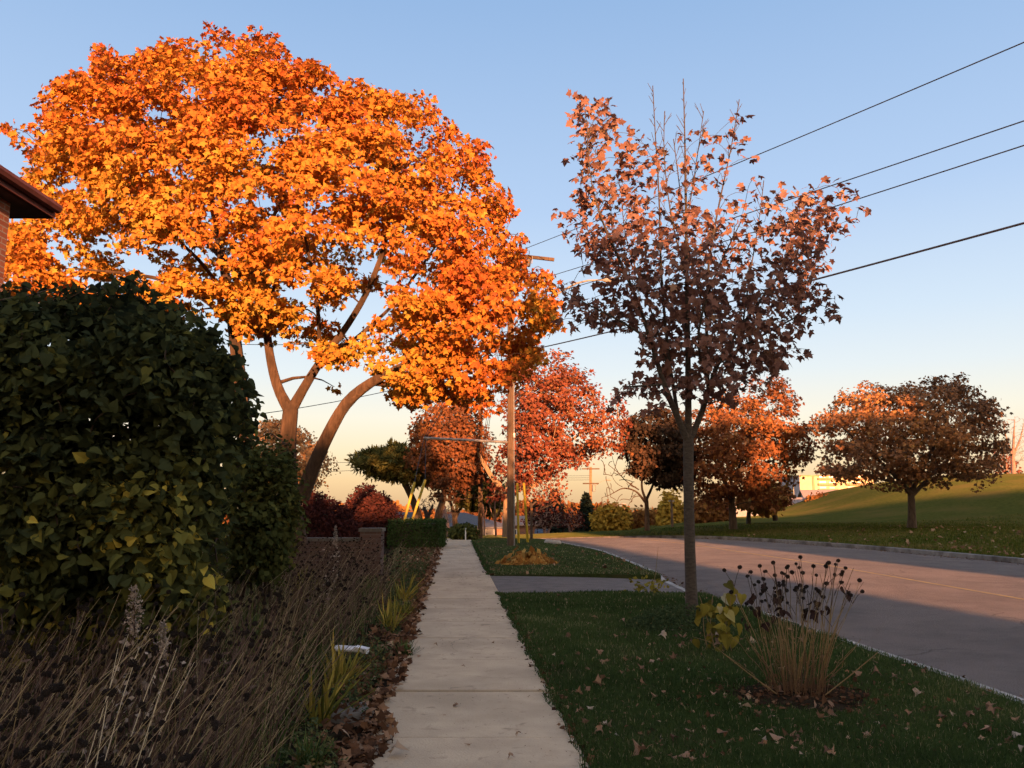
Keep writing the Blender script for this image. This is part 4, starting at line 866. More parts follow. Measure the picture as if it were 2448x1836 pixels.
tree('maple_tree', 'bronze round crowned maple standing alone on the grassy hill', 'tree', 45,
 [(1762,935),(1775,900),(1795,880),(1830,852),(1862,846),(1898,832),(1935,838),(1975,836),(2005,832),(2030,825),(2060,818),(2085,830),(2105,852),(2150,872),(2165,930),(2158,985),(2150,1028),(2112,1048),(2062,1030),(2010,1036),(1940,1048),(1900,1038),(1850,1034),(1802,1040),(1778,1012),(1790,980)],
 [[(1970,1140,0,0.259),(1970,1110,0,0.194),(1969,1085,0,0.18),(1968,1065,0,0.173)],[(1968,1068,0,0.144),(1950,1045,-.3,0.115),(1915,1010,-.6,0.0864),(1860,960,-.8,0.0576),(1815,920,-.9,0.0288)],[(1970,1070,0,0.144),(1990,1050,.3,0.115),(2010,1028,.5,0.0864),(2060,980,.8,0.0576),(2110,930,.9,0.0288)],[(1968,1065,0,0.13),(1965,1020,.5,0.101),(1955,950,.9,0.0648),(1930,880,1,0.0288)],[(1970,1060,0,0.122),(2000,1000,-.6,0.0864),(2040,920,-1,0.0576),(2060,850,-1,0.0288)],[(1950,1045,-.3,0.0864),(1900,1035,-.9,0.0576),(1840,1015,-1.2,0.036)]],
 500, 36, .165, .72, .3, M['hillm'], M['barkd'], 4.6, 130, 'lo', thr=-.3, f=1.9, rmin=.018, tvar=.22, tfreq=.4, spurs=(70,14,16,.4), tfn=lambda P: np.clip(.28-(P[:,0]-18.5)*.09, -.1, .3)*np.clip((P[:,2]-4)/2.5, 0, 1))  # tint raised at upper left: sunlit part of the crown painted into leaf colour
tree('maple_tree', 'small orange tree behind the tall orange red maple', 'tree', 62,
 [(1600,1075),(1625,1050),(1665,1045),(1695,1060),(1690,1085),(1655,1100),(1625,1098),(1603,1092)],
 [[(1617,1135,0,0.18),(1617,1105,0,0.15),(1625,1085,0,0.096),(1640,1065,0,0.048)],[(1617,1105,0,0.09),(1605,1085,.3,0.048)],[(1620,1095,0,0.09),(1660,1082,0,0.048)]],
 90, 36, .4, .9, .5, M['orangem'], M['barkd'], 2.5, 40, 'kite', rmin=.03, tint0=.75, tvar=.2, tfreq=.3)
tree('maple_tree', 'hazy light orange tree seen between the leaning trunks of the big maple', 'tree', 55,
 [(535,940),(560,915),(590,905),(630,915),(672,945),(700,975),(722,985),(718,1030),(690,1050),(650,1062),(560,1060),(540,1010)],
 [[(610,1150,0,0.28),(612,1090,0,0.238),(615,1040,0,0.175),(620,980,0,0.098),(600,930,0,0.035)],[(612,1070,0,0.14),(660,1020,.4,0.084),(695,990,.5,0.035)]],
 210, 44, .18, .9, .4, M['pink'], M['barkd'], 3.4, 70, 'kite', thr=-.35, f=.6, rmin=.02)
# bare trees
def bare(label, Y, stems, poly, n, m, group=None, rmin=.015, lf=None, cat='tree', name='bare_tree', thick=1.5):
    st = [stem(s, Y) for s in stems]; root = empty(name, st[0][0][0], label, cat, group); w = MB()
    c = crown_pts(poly, Y, n, thick, 30, .8); wood(w, st, c, rmin=rmin, nseg=3, sides=3, back=1.6, wander=.05); w.build('trunk', m, root, smooth=True)
    if lf:
        q = MB(); k = rng.integers(0, len(c), lf[1]); P = c[k]+rng.normal(0,.25,(lf[1],3)); leaves(q, P, rng.normal(0,1,P.shape), rng.normal(0,1,P.shape), lf[2], np.clip(rng.normal(.55,.25,lf[1]),0,1), 'kite'); q.build('crown', lf[0], root)
    return root
bare('tall bare pinkish tree at the top of the hill by the right edge', 105, [[(2190,1030,0,.3),(2188,985,0,.2),(2190,940,0,.12),(2192,905,0,.03)],[(2188,990,0,.14),(2175,950,0,.08),(2168,920,0,.03)],[(2189,985,0,.14),(2205,945,0,.08),(2212,915,0,.03)]], [(2160,985),(2168,905),(2190,898),(2225,905),(2235,985),(2190,1010)], 260, M['twig'], rmin=.02)
bare('red tinged bare tree beyond the hill at the right edge', 112, [[(2175,1030,0,.25),(2172,1000,0,.14),(2160,980,0,.05)]], [(2140,1010),(2150,965),(2165,960),(2180,985),(2200,1000),(2205,1024),(2150,1026)], 200, M['twig'], rmin=.02, lf=(M['redm'],500,.3))
bare('thin bare sapling in front of the pale roofed houses', 62, [[(1675,1125,0,.2),(1672,1100,0,.16),(1655,1075,0,.08),(1640,1060,0,.03)],[(1673,1105,0,.13),(1683,1085,0,.08),(1700,1060,0,.03)]], [(1630,1080),(1650,1050),(1700,1050),(1715,1075),(1690,1100),(1660,1098)], 110, M['barkd'], rmin=.02, lf=(M['orangem'],260,.25))
bare('slim leafless birch stem with forked twigs in front of the bungalow', 52, [[(1071,1158,0,.09),(1069,1110,0,.07),(1069,1050,0,.03)],[(1070,1130,0,.05),(1058,1095,0,.03),(1052,1070,0,.015)],[(1070,1125,0,.05),(1080,1095,0,.02)]], [(1052,1080),(1065,1050),(1085,1075),(1082,1110),(1060,1105)], 40, M['twig'], rmin=.012, thick=.6)
bare('slim pale sapling just right of the wooden pole beyond the sidewalk', 50, [[(1047,1155,0,.07),(1046,1120,0,.05),(1043,1090,0,.02)],[(1046,1122,0,.04),(1052,1100,0,.02)]], [(1036,1110),(1043,1085),(1056,1100),(1052,1120)], 24, M['twig'], rmin=.012, thick=.5)
bare('thin young tree with a few red leaves right of the yellow guards', 44, [[(1148,1180,0,.085),(1148,1130,0,.07),(1148,1088,0,.06)],[(1148,1090,0,.05),(1130,1060,0,.03),(1125,1040,0,.012)],[(1148,1092,0,.05),(1180,1065,0,.03),(1205,1030,0,.012)],[(1148,1110,0,.03),(1190,1090,0,.02),(1210,1085,0,.01)]], [(1120,1050),(1140,1030),(1180,1040),(1205,1025),(1235,1075),(1215,1095),(1170,1098),(1135,1085)], 90, M['barkd'], rmin=.010, lf=(M['redm'],330,.17), name='sapling')
bare('bare dark tree between the leaning pine and the rusty red tree', 62, [[(925,1140,0,.25),(924,1115,0,.2),(915,1095,0,.1)],[(924,1118,0,.15),(935,1090,0,.08)]], [(898,1100),(910,1075),(935,1070),(945,1095),(930,1115)], 110, M['barkd'], rmin=.02)
bare('bare twiggy tree behind the clipped hedge beside the bungalow', 70, [[(966,1140,0,.2),(966,1118,0,.14),(960,1098,0,.06)]], [(945,1125),(955,1095),(972,1088),(985,1110),(978,1130)], 130, M['twig'], rmin=.02)
# shrubs
def shrub(name, label, cat, Y, poly, ncl, npl, size, rh, rv, m, thick, B, tm='kite', group=None, thr=-2., f=1., tint0=.5, tvar=.25, tfreq=1., stems=None, barkm=None, up=.4, outw=.8, rnd=.8, tfn=None, jit=.5, wf=None, rmin=.006, tipr=.5, szv=.3, spurs=None):
    P = np.asarray(poly, float); ctr = crown_pts(poly, Y, ncl, thick, B, jit, thr, f, wf, .45*rh*1792/Y)
    cx = (P[:,0].min()+P[:,0].max())/2; c = ctr.mean(0); b = np.array([c[0], Y, float(gz(c[0], Y))])
    sp_ = spur_pts(poly, Y, spurs[0], spurs[1], thick) if spurs else np.zeros((0,3))
    root = empty(name, b, label, cat, group); w = MB()
    hw = (ctr[:,0].max()-ctr[:,0].min())/2
    st = []
    for i in range(stems or 5):
        q = b+np.array([rng.uniform(-.5,.5)*hw, rng.uniform(-.3,.3)*thick, -.05]); top = c+np.array([rng.uniform(-.6,.6)*hw, rng.uniform(-.4,.4)*thick, 0])
        r = .02+.012*hw; st.append((np.array([q, (q+top)/2+rng.normal(0,.05,3)*hw*.3, top]), np.array([r, r*.7, r*.4])))
    wood(w, st, np.concatenate([ctr[rng.random(len(ctr)) < .5], sp_]), rmin=rmin, back=.5); w.build('stem', barkm or M['barkd'], root, smooth=True)
    mm = MB(); foliage(mm, ctr, c-np.array([0,0,.6*(c[2]-b[2])]), npl, rh, rv, size, tm, up, outw, rnd, tint0, tfreq, tvar, tfn, szv, tipr)
    if spurs: foliage(mm, sp_, c-np.array([0,0,.6*(c[2]-b[2])]), spurs[2], spurs[3], spurs[3], size*.8, tm, up, outw, rnd, tint0, tfreq, tvar, tfn, szv, tipr)
    mm.build('foliage', m, root)
    return root
hp = [(-60,640),(0,645),(60,638),(100,650),(160,640),(230,642),(280,628),(335,650),(400,690),(440,705),(465,745),(488,780),(522,805),(512,835),(532,870),(528,915),(508,970),(485,1010),(470,1100),(460,1200),(470,1300),(430,1390),(200,1400),(-60,1400)]
def hwf(x, y):
    g = np.ones(len(x))
    for cx, cy, rx, ry, d in ((240,880,60,28,.93),(330,1010,28,25,.75),(130,1080,70,60,.6)): g -= d*np.exp(-((x-cx)/rx)**2/2-((y-cy)/ry)**2/2)
    return np.clip(g, .02, 1)
def hedge_t(P): return .26*np.clip((2.1-P[:,2])/.8,0,1)+.1*nz(P, .9, 2.)
shrub('lilac_hedge', 'tall dark green lilac hedge with heart shaped leaves at the left edge', 'hedge', 7.0, hp, 1800, 18, .076, .22, .2, M['lilac'], 1.0, 130, 'heart', stems=26, wf=hwf, thr=-.2, f=2.6, tipr=1.1, szv=.5, spurs=(150,30,5,.09), tint0=.45, tvar=.2, tfreq=2.6, up=.25, outw=.45, rnd=.75, tfn=hedge_t, jit=.55)
shrub('green_shrub', 'smaller green shrub with yellowing leaves right of the tall lilac hedge', 'shrub', 10.5, [(505,1000),(530,965),(562,955),(598,965),(622,990),(630,1005),(640,1040),(645,1100),(638,1150),(622,1190),(600,1240),(500,1245),(490,1120)], 420, 20, .07, .2, .16, M['shrub'], .8, 60, 'kite', stems=7, spurs=(80,26,6,.1), tint0=.42, tvar=.3, tfreq=1.5)
shrub('rusty_shrub', 'dark rusty shrub just right of the leaning maple trunk', 'shrub', 29, [(640,1085),(665,1058),(695,1058),(722,1075),(745,1092),(762,1125),(770,1190),(700,1205),(640,1205)], 260, 50, .10, .34, .24, M['purple'], 1.5, 40, tint0=.45)
shrub('japanese_maple', 'dark red rounded shrub beside the yellow guy wire guards', 'shrub', 35.5, [(752,1085),(768,1055),(790,1042),(812,1052),(835,1072),(858,1092),(866,1112),(878,1140),(872,1185),(800,1200),(748,1195)], 300, 56, .115, .42, .3, M['purple'], 1.6, 45, tint0=.55, tvar=.2, tfn=lambda P: .25*np.clip((P[:,2]-2.6),0,1))
def hedge(label, x0, x1, y0, y1, z1, n, name='clipped_hedge'):
    root = empty(name, ((x0+x1)/2, (y0+y1)/2, 0), label, 'hedge'); m = MB()
    P = rng.uniform(0,1,(n,3)); ax = rng.integers(0,5,n)
    P[ax == 0,0] = 0; P[ax == 1,0] = 1; P[ax == 2,1] = 0; P[ax == 3,1] = 1; P[ax == 4,2] = 1
    Q = np.array([x0,y0,.05])+P*[x1-x0,y1-y0,z1-.05]+rng.normal(0,.04,(n,3))
    nr = np.zeros((n,3)); nr[ax==0,0]=-1; nr[ax==1,0]=1; nr[ax==2,1]=-1; nr[ax==3,1]=1; nr[ax==4,2]=1
    leaves(m, Q, nr+rng.normal(0,.6,(n,3)), rng.normal(0,1,(n,3))+[0,0,.5], rng.uniform(.04,.09,n), np.clip(.45+.25*nz(Q,1.5)+rng.normal(0,.15,n),0,1), 'oval'); m.build('foliage', M['boxh'], root)
    w = MB(); w.box(((x0+x1)/2,(y0+y1)/2,z1/2-.04), (x1-x0-.2,y1-y0-.2,z1-.15)); 
    for i in range(6): a = np.array([x0+(x1-x0)*(i+.5)/6,(y0+y1)/2,-.1]); w.tube(np.array([a,a+[.05,0,z1*.6]]), [.04,.02], 5)
    w.build('inner_branches', M['barkd'], root)
hedge('low square clipped green hedge where the sidewalk ends', -4.9, -2.85, 33.4, 36.0, 1.1, 13000)
rb = [(1020,1140),(1030,1128),(1050,1126),(1062,1135),(1066,1158),(1018,1158)]
shrub('round_bush', 'small rounded olive bush beyond the end of the sidewalk', 'shrub', 44, [(972,1160),(976,1140),(990,1130),(1012,1132),(1028,1140),(1032,1162)], 110, 30, .14, .3, .2, M['shrub'], .8, 12, tint0=.45)
# roadside bushes far beyond the crest
for nm, lb, Y, py, m, nn in (('yellow_bush','big yellow bush right of the far utility pole',96,[(1283,1150),(1286,1110),(1300,1088),(1325,1085),(1348,1098),(1362,1110),(1362,1158),(1283,1160)],M['yellow'],150),
  ('yellow_bush','rusty yellow bush behind the dark brown maple trunk',98,[(1360,1158),(1362,1115),(1380,1098),(1405,1100),(1430,1112),(1432,1158)],M['rust'],140),
  ('yellow_bush','tall golden bush just left of the young maple trunk',90,[(1425,1155),(1430,1110),(1438,1068),(1448,1048),(1462,1080),(1480,1095),(1482,1155)],M['yellow'],150),
  ('rust_bush','brown rusty bush behind the tall orange red maple trunk',80,[(1500,1140),(1500,1085),(1530,1072),(1570,1080),(1578,1140)],M['rust'],150),
  ('rust_bush','brown bush on the hillside edge in front of the apartment block',120,[(1738,1095),(1748,1076),(1762,1066),(1790,1070),(1815,1078),(1830,1080),(1800,1092),(1760,1104)],M['rust'],110),
  ('red_bush','dull red bush on the hill edge right of the apartment block',124,[(1828,1082),(1838,1062),(1860,1055),(1885,1062),(1890,1074),(1850,1082)],M['oak'],80)):
    shrub(nm, lb, 'bush', Y, py, nn, 30, .42, 1.1, .7, m, 2.5, 25, tint0=.55, tvar=.3, tfreq=.3, rmin=.03)
bare('bare purple crabapple with forked pale trunks left of the far spruces', 84, [[(1178,1165,0,.2),(1176,1140,0,.16),(1165,1120,0,.1),(1155,1105,0,.04)],[(1178,1162,0,.18),(1190,1135,0,.13),(1200,1112,0,.05)],[(1177,1150,0,.12),(1180,1120,0,.08),(1182,1098,0,.03)]], [(1130,1130),(1140,1105),(1165,1090),(1195,1092),(1215,1110),(1215,1135),(1180,1140)], 330, M['twig'], rmin=.022, thick=3, lf=(M['purple'],900,.22), name='crabapple')
bare('smaller bare purple crabapple between the spruces and the far pole', 88, [[(1233,1168,0,.18),(1232,1148,0,.14),(1225,1128,0,.05)],[(1233,1150,0,.12),(1243,1128,0,.05)]], [(1212,1135),(1220,1110),(1240,1100),(1258,1112),(1258,1138),(1235,1142)], 200, M['twig'], rmin=.022, thick=2.5, lf=(M['purple'],500,.22), name='crabapple')
def spruce(label, vx, vt, vb, Y, hw, n=70):
    t = uv(vx, vt, Y); b = uv(vx, vb, Y); root = empty('spruce_tree', b, label, 'tree', 'spruces beyond the road'); w = MB(); w.tube(np.array([b,t]), [.22,.02], 6)
    m = MB(); H = t[2]-b[2]; R = hw*K/F*Y; Ps=[];Ts=[]
    for i in range(n):
        s = (i+.5)/n; L = R*(1-s)**.85*rng.uniform(.75,1.1)+.1; z = b[2]+H*(.04+.95*s)
        for a in rng.uniform(0,6.28,7):
            d = np.array([math.cos(a),math.sin(a),-.28]); e = np.array([t[0],t[1],z])+d*L; w.tube(np.array([[t[0],t[1],z],e]), [.03,.01], 3, cap=False)
            q = int(6+16*(1-s)); u = rng.uniform(.15,1.05,q)[:,None]; Ps.append(np.array([t[0],t[1],z])+d*L*u+rng.normal(0,.05,(q,3))); Ts.append(np.tile(d,(q,1))+rng.normal(0,.5,(q,3))-[0,0,.3])
    P = np.concatenate(Ps); T = np.concatenate(Ts); leaves(m, P, rng.normal(0,.5,P.shape)+[0,0,1], T, rng.uniform(.25,.5,len(P)), np.clip(rng.normal(.45,.2,len(P)),0,1), 'oval')
    w.build('trunk', M['barkd'], root); m.build('crown', M['spruce'], root)
spruce('dark spruce with a sunlit reddish top behind the bare crabapple', 1197, 1056, 1165, 93, 42)
spruce('shorter dark spruce left of the spruce with the reddish top', 1158, 1078, 1165, 95, 28, 50)
spruce('narrow dark spruce beside the far utility pole', 1266, 1064, 1168, 100, 30)
# far wood along the horizon, one mass
n = 26000; x = rng.uniform(-170, 75, n); dpt = rng.uniform(175, 205, n); topz = 1.2+1.7*nz(np.stack([x,0*x,0*x],-1), .11)+1.1*nz(np.stack([x,0*x,0*x],-1), .35)
P = np.stack([x, dpt, -5+(topz+5)*rng.random(n)**.7], -1); m = MB()
leaves(m, P, rng.normal(0,.7,P.shape)+[0,-.6,.4], rng.normal(0,1,P.shape), rng.uniform(.7,1.5,n), np.clip(.45+.35*nz(P,.09)+rng.normal(0,.15,n),0,1), 'kite')
props(m.build('distant_trees', M['rust']), 'far low belt of autumn trees along the horizon', 'trees', kind='stuff')
# ================================================================ BUILDINGS, POLES, FENCES
def rotz(a): return np.array([[math.cos(a),-math.sin(a),0],[math.sin(a),math.cos(a),0],[0,0,1]])
def house(name, label, c, rz, w, d, z0, eave, ridge, wallm, roofm, wins=(), doors=(), hip=False, over=.4, chim=None, cat='house', flat=False):
    """box house: local x along the ridge, local -y is the front; wins/doors = (side, along, z, w, h)"""
    R = rotz(rz); root = empty(name, (c[0],c[1],z0), label, cat); root.rotation_euler = (0,0,rz)
    o0 = np.zeros(3)
    class Z: location = (0,0,0)
    def part(mb, nm, m, par=root):
        ob = mb.build(nm, m, off=(0,0,0)); ob.parent = par; return ob
    h = eave-z0; r = ridge-z0; x, y = w/2, d/2
    mb = MB(); v = [(-x,-y,-.6),(x,-y,-.6),(x,y,-.6),(-x,y,-.6),(-x,-y,h),(x,-y,h),(x,y,h),(-x,y,h)]
    mb.add(v, [[0,1,5,4],[1,2,6,5],[2,3,7,6],[3,0,4,7],[4,5,6,7]])
    if not hip and not flat:
        rr = r-.06
        mb.add([(-x,-y,h),(-x,y,h),(-x,0,rr)], [[0,1,2]]); mb.add([(x,-y,h),(x,y,h),(x,0,rr)], [[0,1,2]])
    part(mb, 'wall', wallm)
    mb = MB()
    if flat: mb.box((0,0,h+.15), (w+.3,d+.3,.3))
    else:
        X = x+over; Yv = y+over; sl = (r-h)/y; he = h-over*sl; hx = (x-y*.95) if hip else X; th = .14
        top = [(-X,-Yv,he),(X,-Yv,he),(X,Yv,he),(-X,Yv,he),(-hx,0,r),(hx,0,r)]
        T = np.array(top)+[0,0,th]; Bm = np.array(top)
        mb.add(T, [[0,1,5,4],[2,3,4,5]]); mb.add(T, [[1,2,5],[3,0,4]] if hip else np.zeros((0,3),int))
        mb.add(Bm, [[4,5,1,0],[5,4,3,2]])
        V = np.concatenate([Bm, T]); ed = [(0,1),(2,3)]+([(1,2),(3,0)] if hip else [(1,5),(5,2),(3,4),(4,0)])
        mb.add(V, [[a,b,b+6,a+6] for a,b in ed])
    rf = part(mb, 'roof', roofm)
    if chim: mb = MB(); mb.box((chim,0,r+.1), (.7,.6,1.3)); part(mb, 'chimney', wallm, rf)
    for (sd, al, z, ww, hh) in wins:
        n = {'f':(0,-1),'b':(0,1),'l':(-1,0),'r':(1,0)}[sd]; px = al if n[0] == 0 else n[0]*(x+.01); py = al if n[1] == 0 else n[1]*(y+.01)
        def bx(mb, a, zz, sa, sz, t, o): mb.box((px+(a if n[0]==0 else n[0]*o), py+(a if n[1]==0 else n[1]*o), zz), (sa if n[0]==0 else t, t if n[0]==0 else sa, sz))
        mb = MB()
        for a, zz, sa, sz in ((0,z+hh/2,ww+.12,.08),(0,z-hh/2,ww+.16,.1),(-ww/2,z,.08,hh-.1),(ww/2,z,.08,hh-.1),(0,z,.05,hh-.1)): bx(mb, a, zz, sa, sz, .08, .03)
        f = part(mb, 'window', M['white']); mb = MB(); bx(mb, 0, z, ww, hh, .03, .012); part(mb, 'pane', M['glass'], f)
    for (al, ww, hh) in doors:
        mb = MB(); mb.box((al, -y-.04, hh/2), (ww,.07,hh)); dr = part(mb, 'door', M['fascia']); mb = MB(); mb.box((al+ww*.4,-y-.1,hh*.48),(.04,.06,.12)); part(mb, 'handle', M['steel'], dr)
    return root
# the brick house at the left edge: eave corner seen from below
E0 = unp(123,521,11.0); wx = unp(24,560,10.5)[0]; yf = 10.45
root = empty('brick_house', (wx-5, 5, 0), 'red brick house at the left edge with a dark overhanging eave', 'house')
mb = MB(); zt = E0[2]+.02; x0, x1, y0, y1 = wx-9, wx, -1.5, yf
v = [(x0,y0,-.3),(x1,y0,-.3),(x1,y1,-.3),(x0,y1,-.3),(x0,y0,zt),(x1,y0,zt),(x1,y1,zt),(x0,y1,zt)]
mb.add(v, [[0,1,5,4],[1,2,6,5],[2,3,7,6],[3,0,4,7]]); mb.build('wall', M['brick'], root)
ov = E0[0]-wx; X0, X1, Y0, Y1 = x0-ov, E0[0], y0-ov, 11.0
mb = MB(); z = E0[2]; hr = 2.1; xm = (X0+X1)/2; 
v = np.array([(X0,Y0,z+.2),(X1,Y0,z+.2),(X1,Y1,z+.2),(X0,Y1,z+.2),(xm,Y0+4.5,z+.2+hr),(xm,Y1-4.5,z+.2+hr)])
mb.add(v, [[1,2,5,4],[3,0,4,5]]); mb.add(v, [[0,1,4],[2,3,5]]); rf = mb.build('roof', M['roofr'], root)
mb = MB(); v = [(X0,Y0,z),(X1,Y0,z),(X1,Y1,z),(X0,Y1,z)]; mb.add(v, [[3,2,1,0]]); mb.build('soffit', M['soffit'], root)
mb = MB()
for a, b in (((X0,Y0),(X1,Y0)),((X1,Y0),(X1,Y1)),((X1,Y1),(X0,Y1)),((X0,Y1),(X0,Y0))):
    c = (np.array(a)+b)/2; L = np.hypot(*(np.array(b)-a)); hor = abs(a[1]-b[1]) < 1e-6
    mb.box((c[0],c[1],z+.1), ((L+.06,.06,.2) if hor else (.06,L-.06,.2)))
mb.build('fascia', M['fascia'], root)
mb = MB(); mb.tube(np.array([(X1+.08,Y0,z+.13),(X1+.08,Y1,z+.13)]), .07, 8); mb.build('gutter', M['fascia'], root)
f = None
mb = MB()
for dz_, dy_, sy, sz in ((.6,0,1.3,.08),(-.6,0,1.34,.1),(0,-.62,.08,1.1),(0,.62,.08,1.1)): mb.box((wx+.03, 4+dy_, 3.9+dz_), (.08, sy, sz))
f = mb.build('window', M['white'], root); mb = MB(); mb.box((wx+.005,4,3.9),(.04,1.22,1.18)); pn = mb.build('pane', M['glass'], root)
pn.parent = f
# fence behind the lilac
root = empty('wooden_fence', (-6,8.7,0), 'weathered board fence glimpsed behind the lilac hedge', 'fence'); mb = MB(); x = -9.2; 
while x < -3.3: mb.box((x,8.7+rng.normal(0,.006),.92+rng.normal(0,.02)), (.135,.022,1.82)); x += .145
mb.build('board', M['fence'], root); mb = MB()
for z in (.45,1.5): mb.box((-6.2,8.74,z),(5.9,.05,.09))
mb.build('rail', M['fence'], root)
for x in (-8.2,-5.8,-3.4): mb = MB(); mb.box((x,8.8,.95),(.1,.1,1.9)); mb.build('post', M['fence'], root)
# brick garden wall behind the dead flowers
root = empty('garden_wall', (-4.2,20.2,0), 'low pinkish brick garden wall with a taller end pier behind the dead flowers', 'wall'); mb = MB()
mb.box((-4.55,20.2,.42),(1.9,.3,.84)); mb.build('wall', M['brickp'], root); mb = MB(); mb.box((-4.555,20.2,.88),(1.93,.36,.08)); mb.build('coping', M['paver'], root)
mb = MB(); mb.box((-3.35,20.2,.53),(.5,.5,1.08)); mb.build('pier', M['brickp'], root); mb = MB(); mb.box((-3.35,20.2,1.11),(.56,.56,.08)); mb.build('pier_cap', M['paver'], root)
# far houses
house('bungalow', 'low dark hip roofed bungalow beyond the end of the sidewalk', (-4.9,78), .05, 8.6, 8, -2.3, -.12, 1.0, M['brick'], M['roofg'], wins=(('f',2.4,1.6,1.5,1.0),('f',-1.5,1.6,1.6,1.0)), doors=((-3.2,.95,2.1),), hip=True, chim=-1.6)
house('bungalow', 'red brick bungalow with a tan roof right of the utility pole', (1.9,97), .0, 5.4, 8, -3.3, -.36, .5, M['brick'], M['roofo'], wins=(('f',1.9,2.0,.5,1.1),('f',-1.9,2.0,1.0,1.0)), doors=((0,.95,2.0),), over=.35)
house('white_house', 'pale gabled house with a light tan roof below the hill', (32.6,118), 1.35, 9, 8.5, -2.6, .55, 2.9, M['siding'], M['roofw'], wins=(('l',0,1.6,1.2,1.1),), over=.3)
house('white_house', 'second pale roofed house right of the gabled one at the foot of the hill', (41.3,124), .1, 11, 9, -2.6, .3, 2.9, M['siding'], M['roofw'], wins=(('f',-2,1.4,1.4,1.0),('f',2,1.4,1.4,1.0)), over=.5)
house('white_house', 'pink roofed house partly hidden by the hill slope left of the apartment block', (51,132), -.1, 10, 9, -2.6, 1.6, 4.2, M['siding'], M['roofw'], wins=(('f',0,1.4,1.4,1.0),), over=.4)
house('small_house', 'low house with a dark roof glimpsed behind the dark red shrub', (-9.9,60), .15, 5, 7, -1.2, .2, 1.15, M['siding'], M['roofg'], wins=(('f',1.8,1.6,1.2,1.0),), over=.4)
# apartment block
Ya = 400; P0 = uv(1727.5,1029,Ya); P1 = uv(1832,1030,Ya); 
root = empty('apartment_block', (P0[0],Ya,-6), 'cream sunlit apartment block with balconies rising behind the hill', 'building')
top = P0[2]; zb = -6.; ang = math.radians(-6)
ex_ = np.array([math.cos(ang),math.sin(ang),0]); ey_ = np.array([-math.sin(ang)-.0,math.cos(ang),0]); ey_ = unit((ey_+np.array([-.25,0,0]))[None])[0]
W = 34.; D = 22.; O = np.array([P0[0],Ya,0])
def pr(a, b, z): return O+ex_*a+ey_*b+np.array([0,0,z])
def quadbox(mb, a0,a1,b0,b1,z0,z1):
    v = [pr(a,b,z) for a in (a0,a1) for b in (b0,b1) for z in (z0,z1)]
    mb.add(v, [[0,1,3,2],[4,6,7,5],[0,4,5,1],[2,3,7,6],[0,2,6,4],[1,5,7,3]])
mb = MB(); quadbox(mb, 0,W,0,D,zb,top); mb.build('wall', M['cream'], root)
mb = MB(); quadbox(mb, -.15,-.01,.1,D,zb,top-.1); mb.build('shaded_side_wall', M['shadewall'], root)  # sheet over the left face, carrying that side's shade as its colour
mb = MB(); quadbox(mb, -.4,W+.4,-.4,D+.4,top+.01,top+.6); mb.build('roof', M['creamd'], root)
for b0 in (6,12):
    mb = MB(); quadbox(mb, -.4,-.16,b0,b0+1.2,zb,top-4); mb.build('window', M['glass'], root)
mb = MB(); quadbox(mb, 5.6,6.6,-.35,-.01,zb,top); mb.build('stair_band', M['creamd'], root)
for fl in range(7):
    z = top-2.6*(fl+1)+1.0
    if z < zb+1: break
    for a0 in (8.,21.):
        mb = MB(); quadbox(mb, a0,a0+9,-1.2,-.02,z-.18,z); quadbox(mb, a0,a0+9,-1.25,-1.15,z+.01,z+.95); bl = mb.build('balcony', M['creamd'], root)
        mb = MB(); quadbox(mb, a0+1,a0+4,-.06,-.01,z+.02,z+1.9); w_ = mb.build('window', M['glass'], root)
        mb = MB(); quadbox(mb, a0+5.5,a0+8,-.06,-.01,z+.3,z+1.6); mb.build('window', M['glass'], root)
# ---------------------------------------------------------------- main utility pole
pb = gpt(1222,1306,0.); Yp = float(pb[1]); px_ = float(pb[0])
root = empty('utility_pole', pb, 'tall weathered wooden utility pole on the verge beside the sidewalk', 'utility pole')
ztop = float(uv(1112,525,Yp)[2])
mb = MB(); s = np.linspace(-.2,1,12); mb.tube(np.stack([px_-.04*s, np.full(12,Yp), s*ztop],-1), .175-.055*np.clip(s,0,1), 14); mb.build('pole', M['pole'], root, smooth=True)
ca = uv(1108,551,Yp-.25); cb = uv(1197,561,Yp-.55); mb = MB()
d = unit((cb-ca)[None])[0]; a = ca-d*1.5; L = np.linalg.norm(cb-a); ang = math.atan2(d[1],d[0]); tilt = -math.asin(d[2])
Rm = rotz(ang)@np.array([[math.cos(tilt),0,math.sin(tilt)],[0,1,0],[-math.sin(tilt),0,math.cos(tilt)]])
mb.box((a+cb)/2, (L,.10,.14), Rm); mb.build('crossarm', M['pole'], root)
ins = uv(1137,541,Yp-.4); mb = MB(); z0 = ins-[0,0,.1]
mb.tube(z0+np.outer([0,.09,.1,.16,.17,.24],[0,0,1]), [.03,.03,.06,.045,.06,.03], 8); mb.build('insulator', M['ceram'], root)
mb = MB(); c_ = uv(1142,567,Yp-.5); mb.tube(c_+np.outer([-.2,-.17,.14,.2],[0.12,0,1]), [.05,.10,.11,.04], 8); mb.build('cutout', M['ceram'], root)
mb = MB(); mb.tube(np.stack([c_+[.14,0,-.05], c_+[.16,0,.28]]), .02, 5); mb.build('bracket', M['steel'], root)
# strut for the sidewalk guy
se = uv(915,946,Yp); sb = uv(1104,955,Yp); sb[0] = px_-.15
mb = MB(); mb.tube(np.array([se,sb]), .055, 8); mb.build('guy_strut', M['steel'], root)
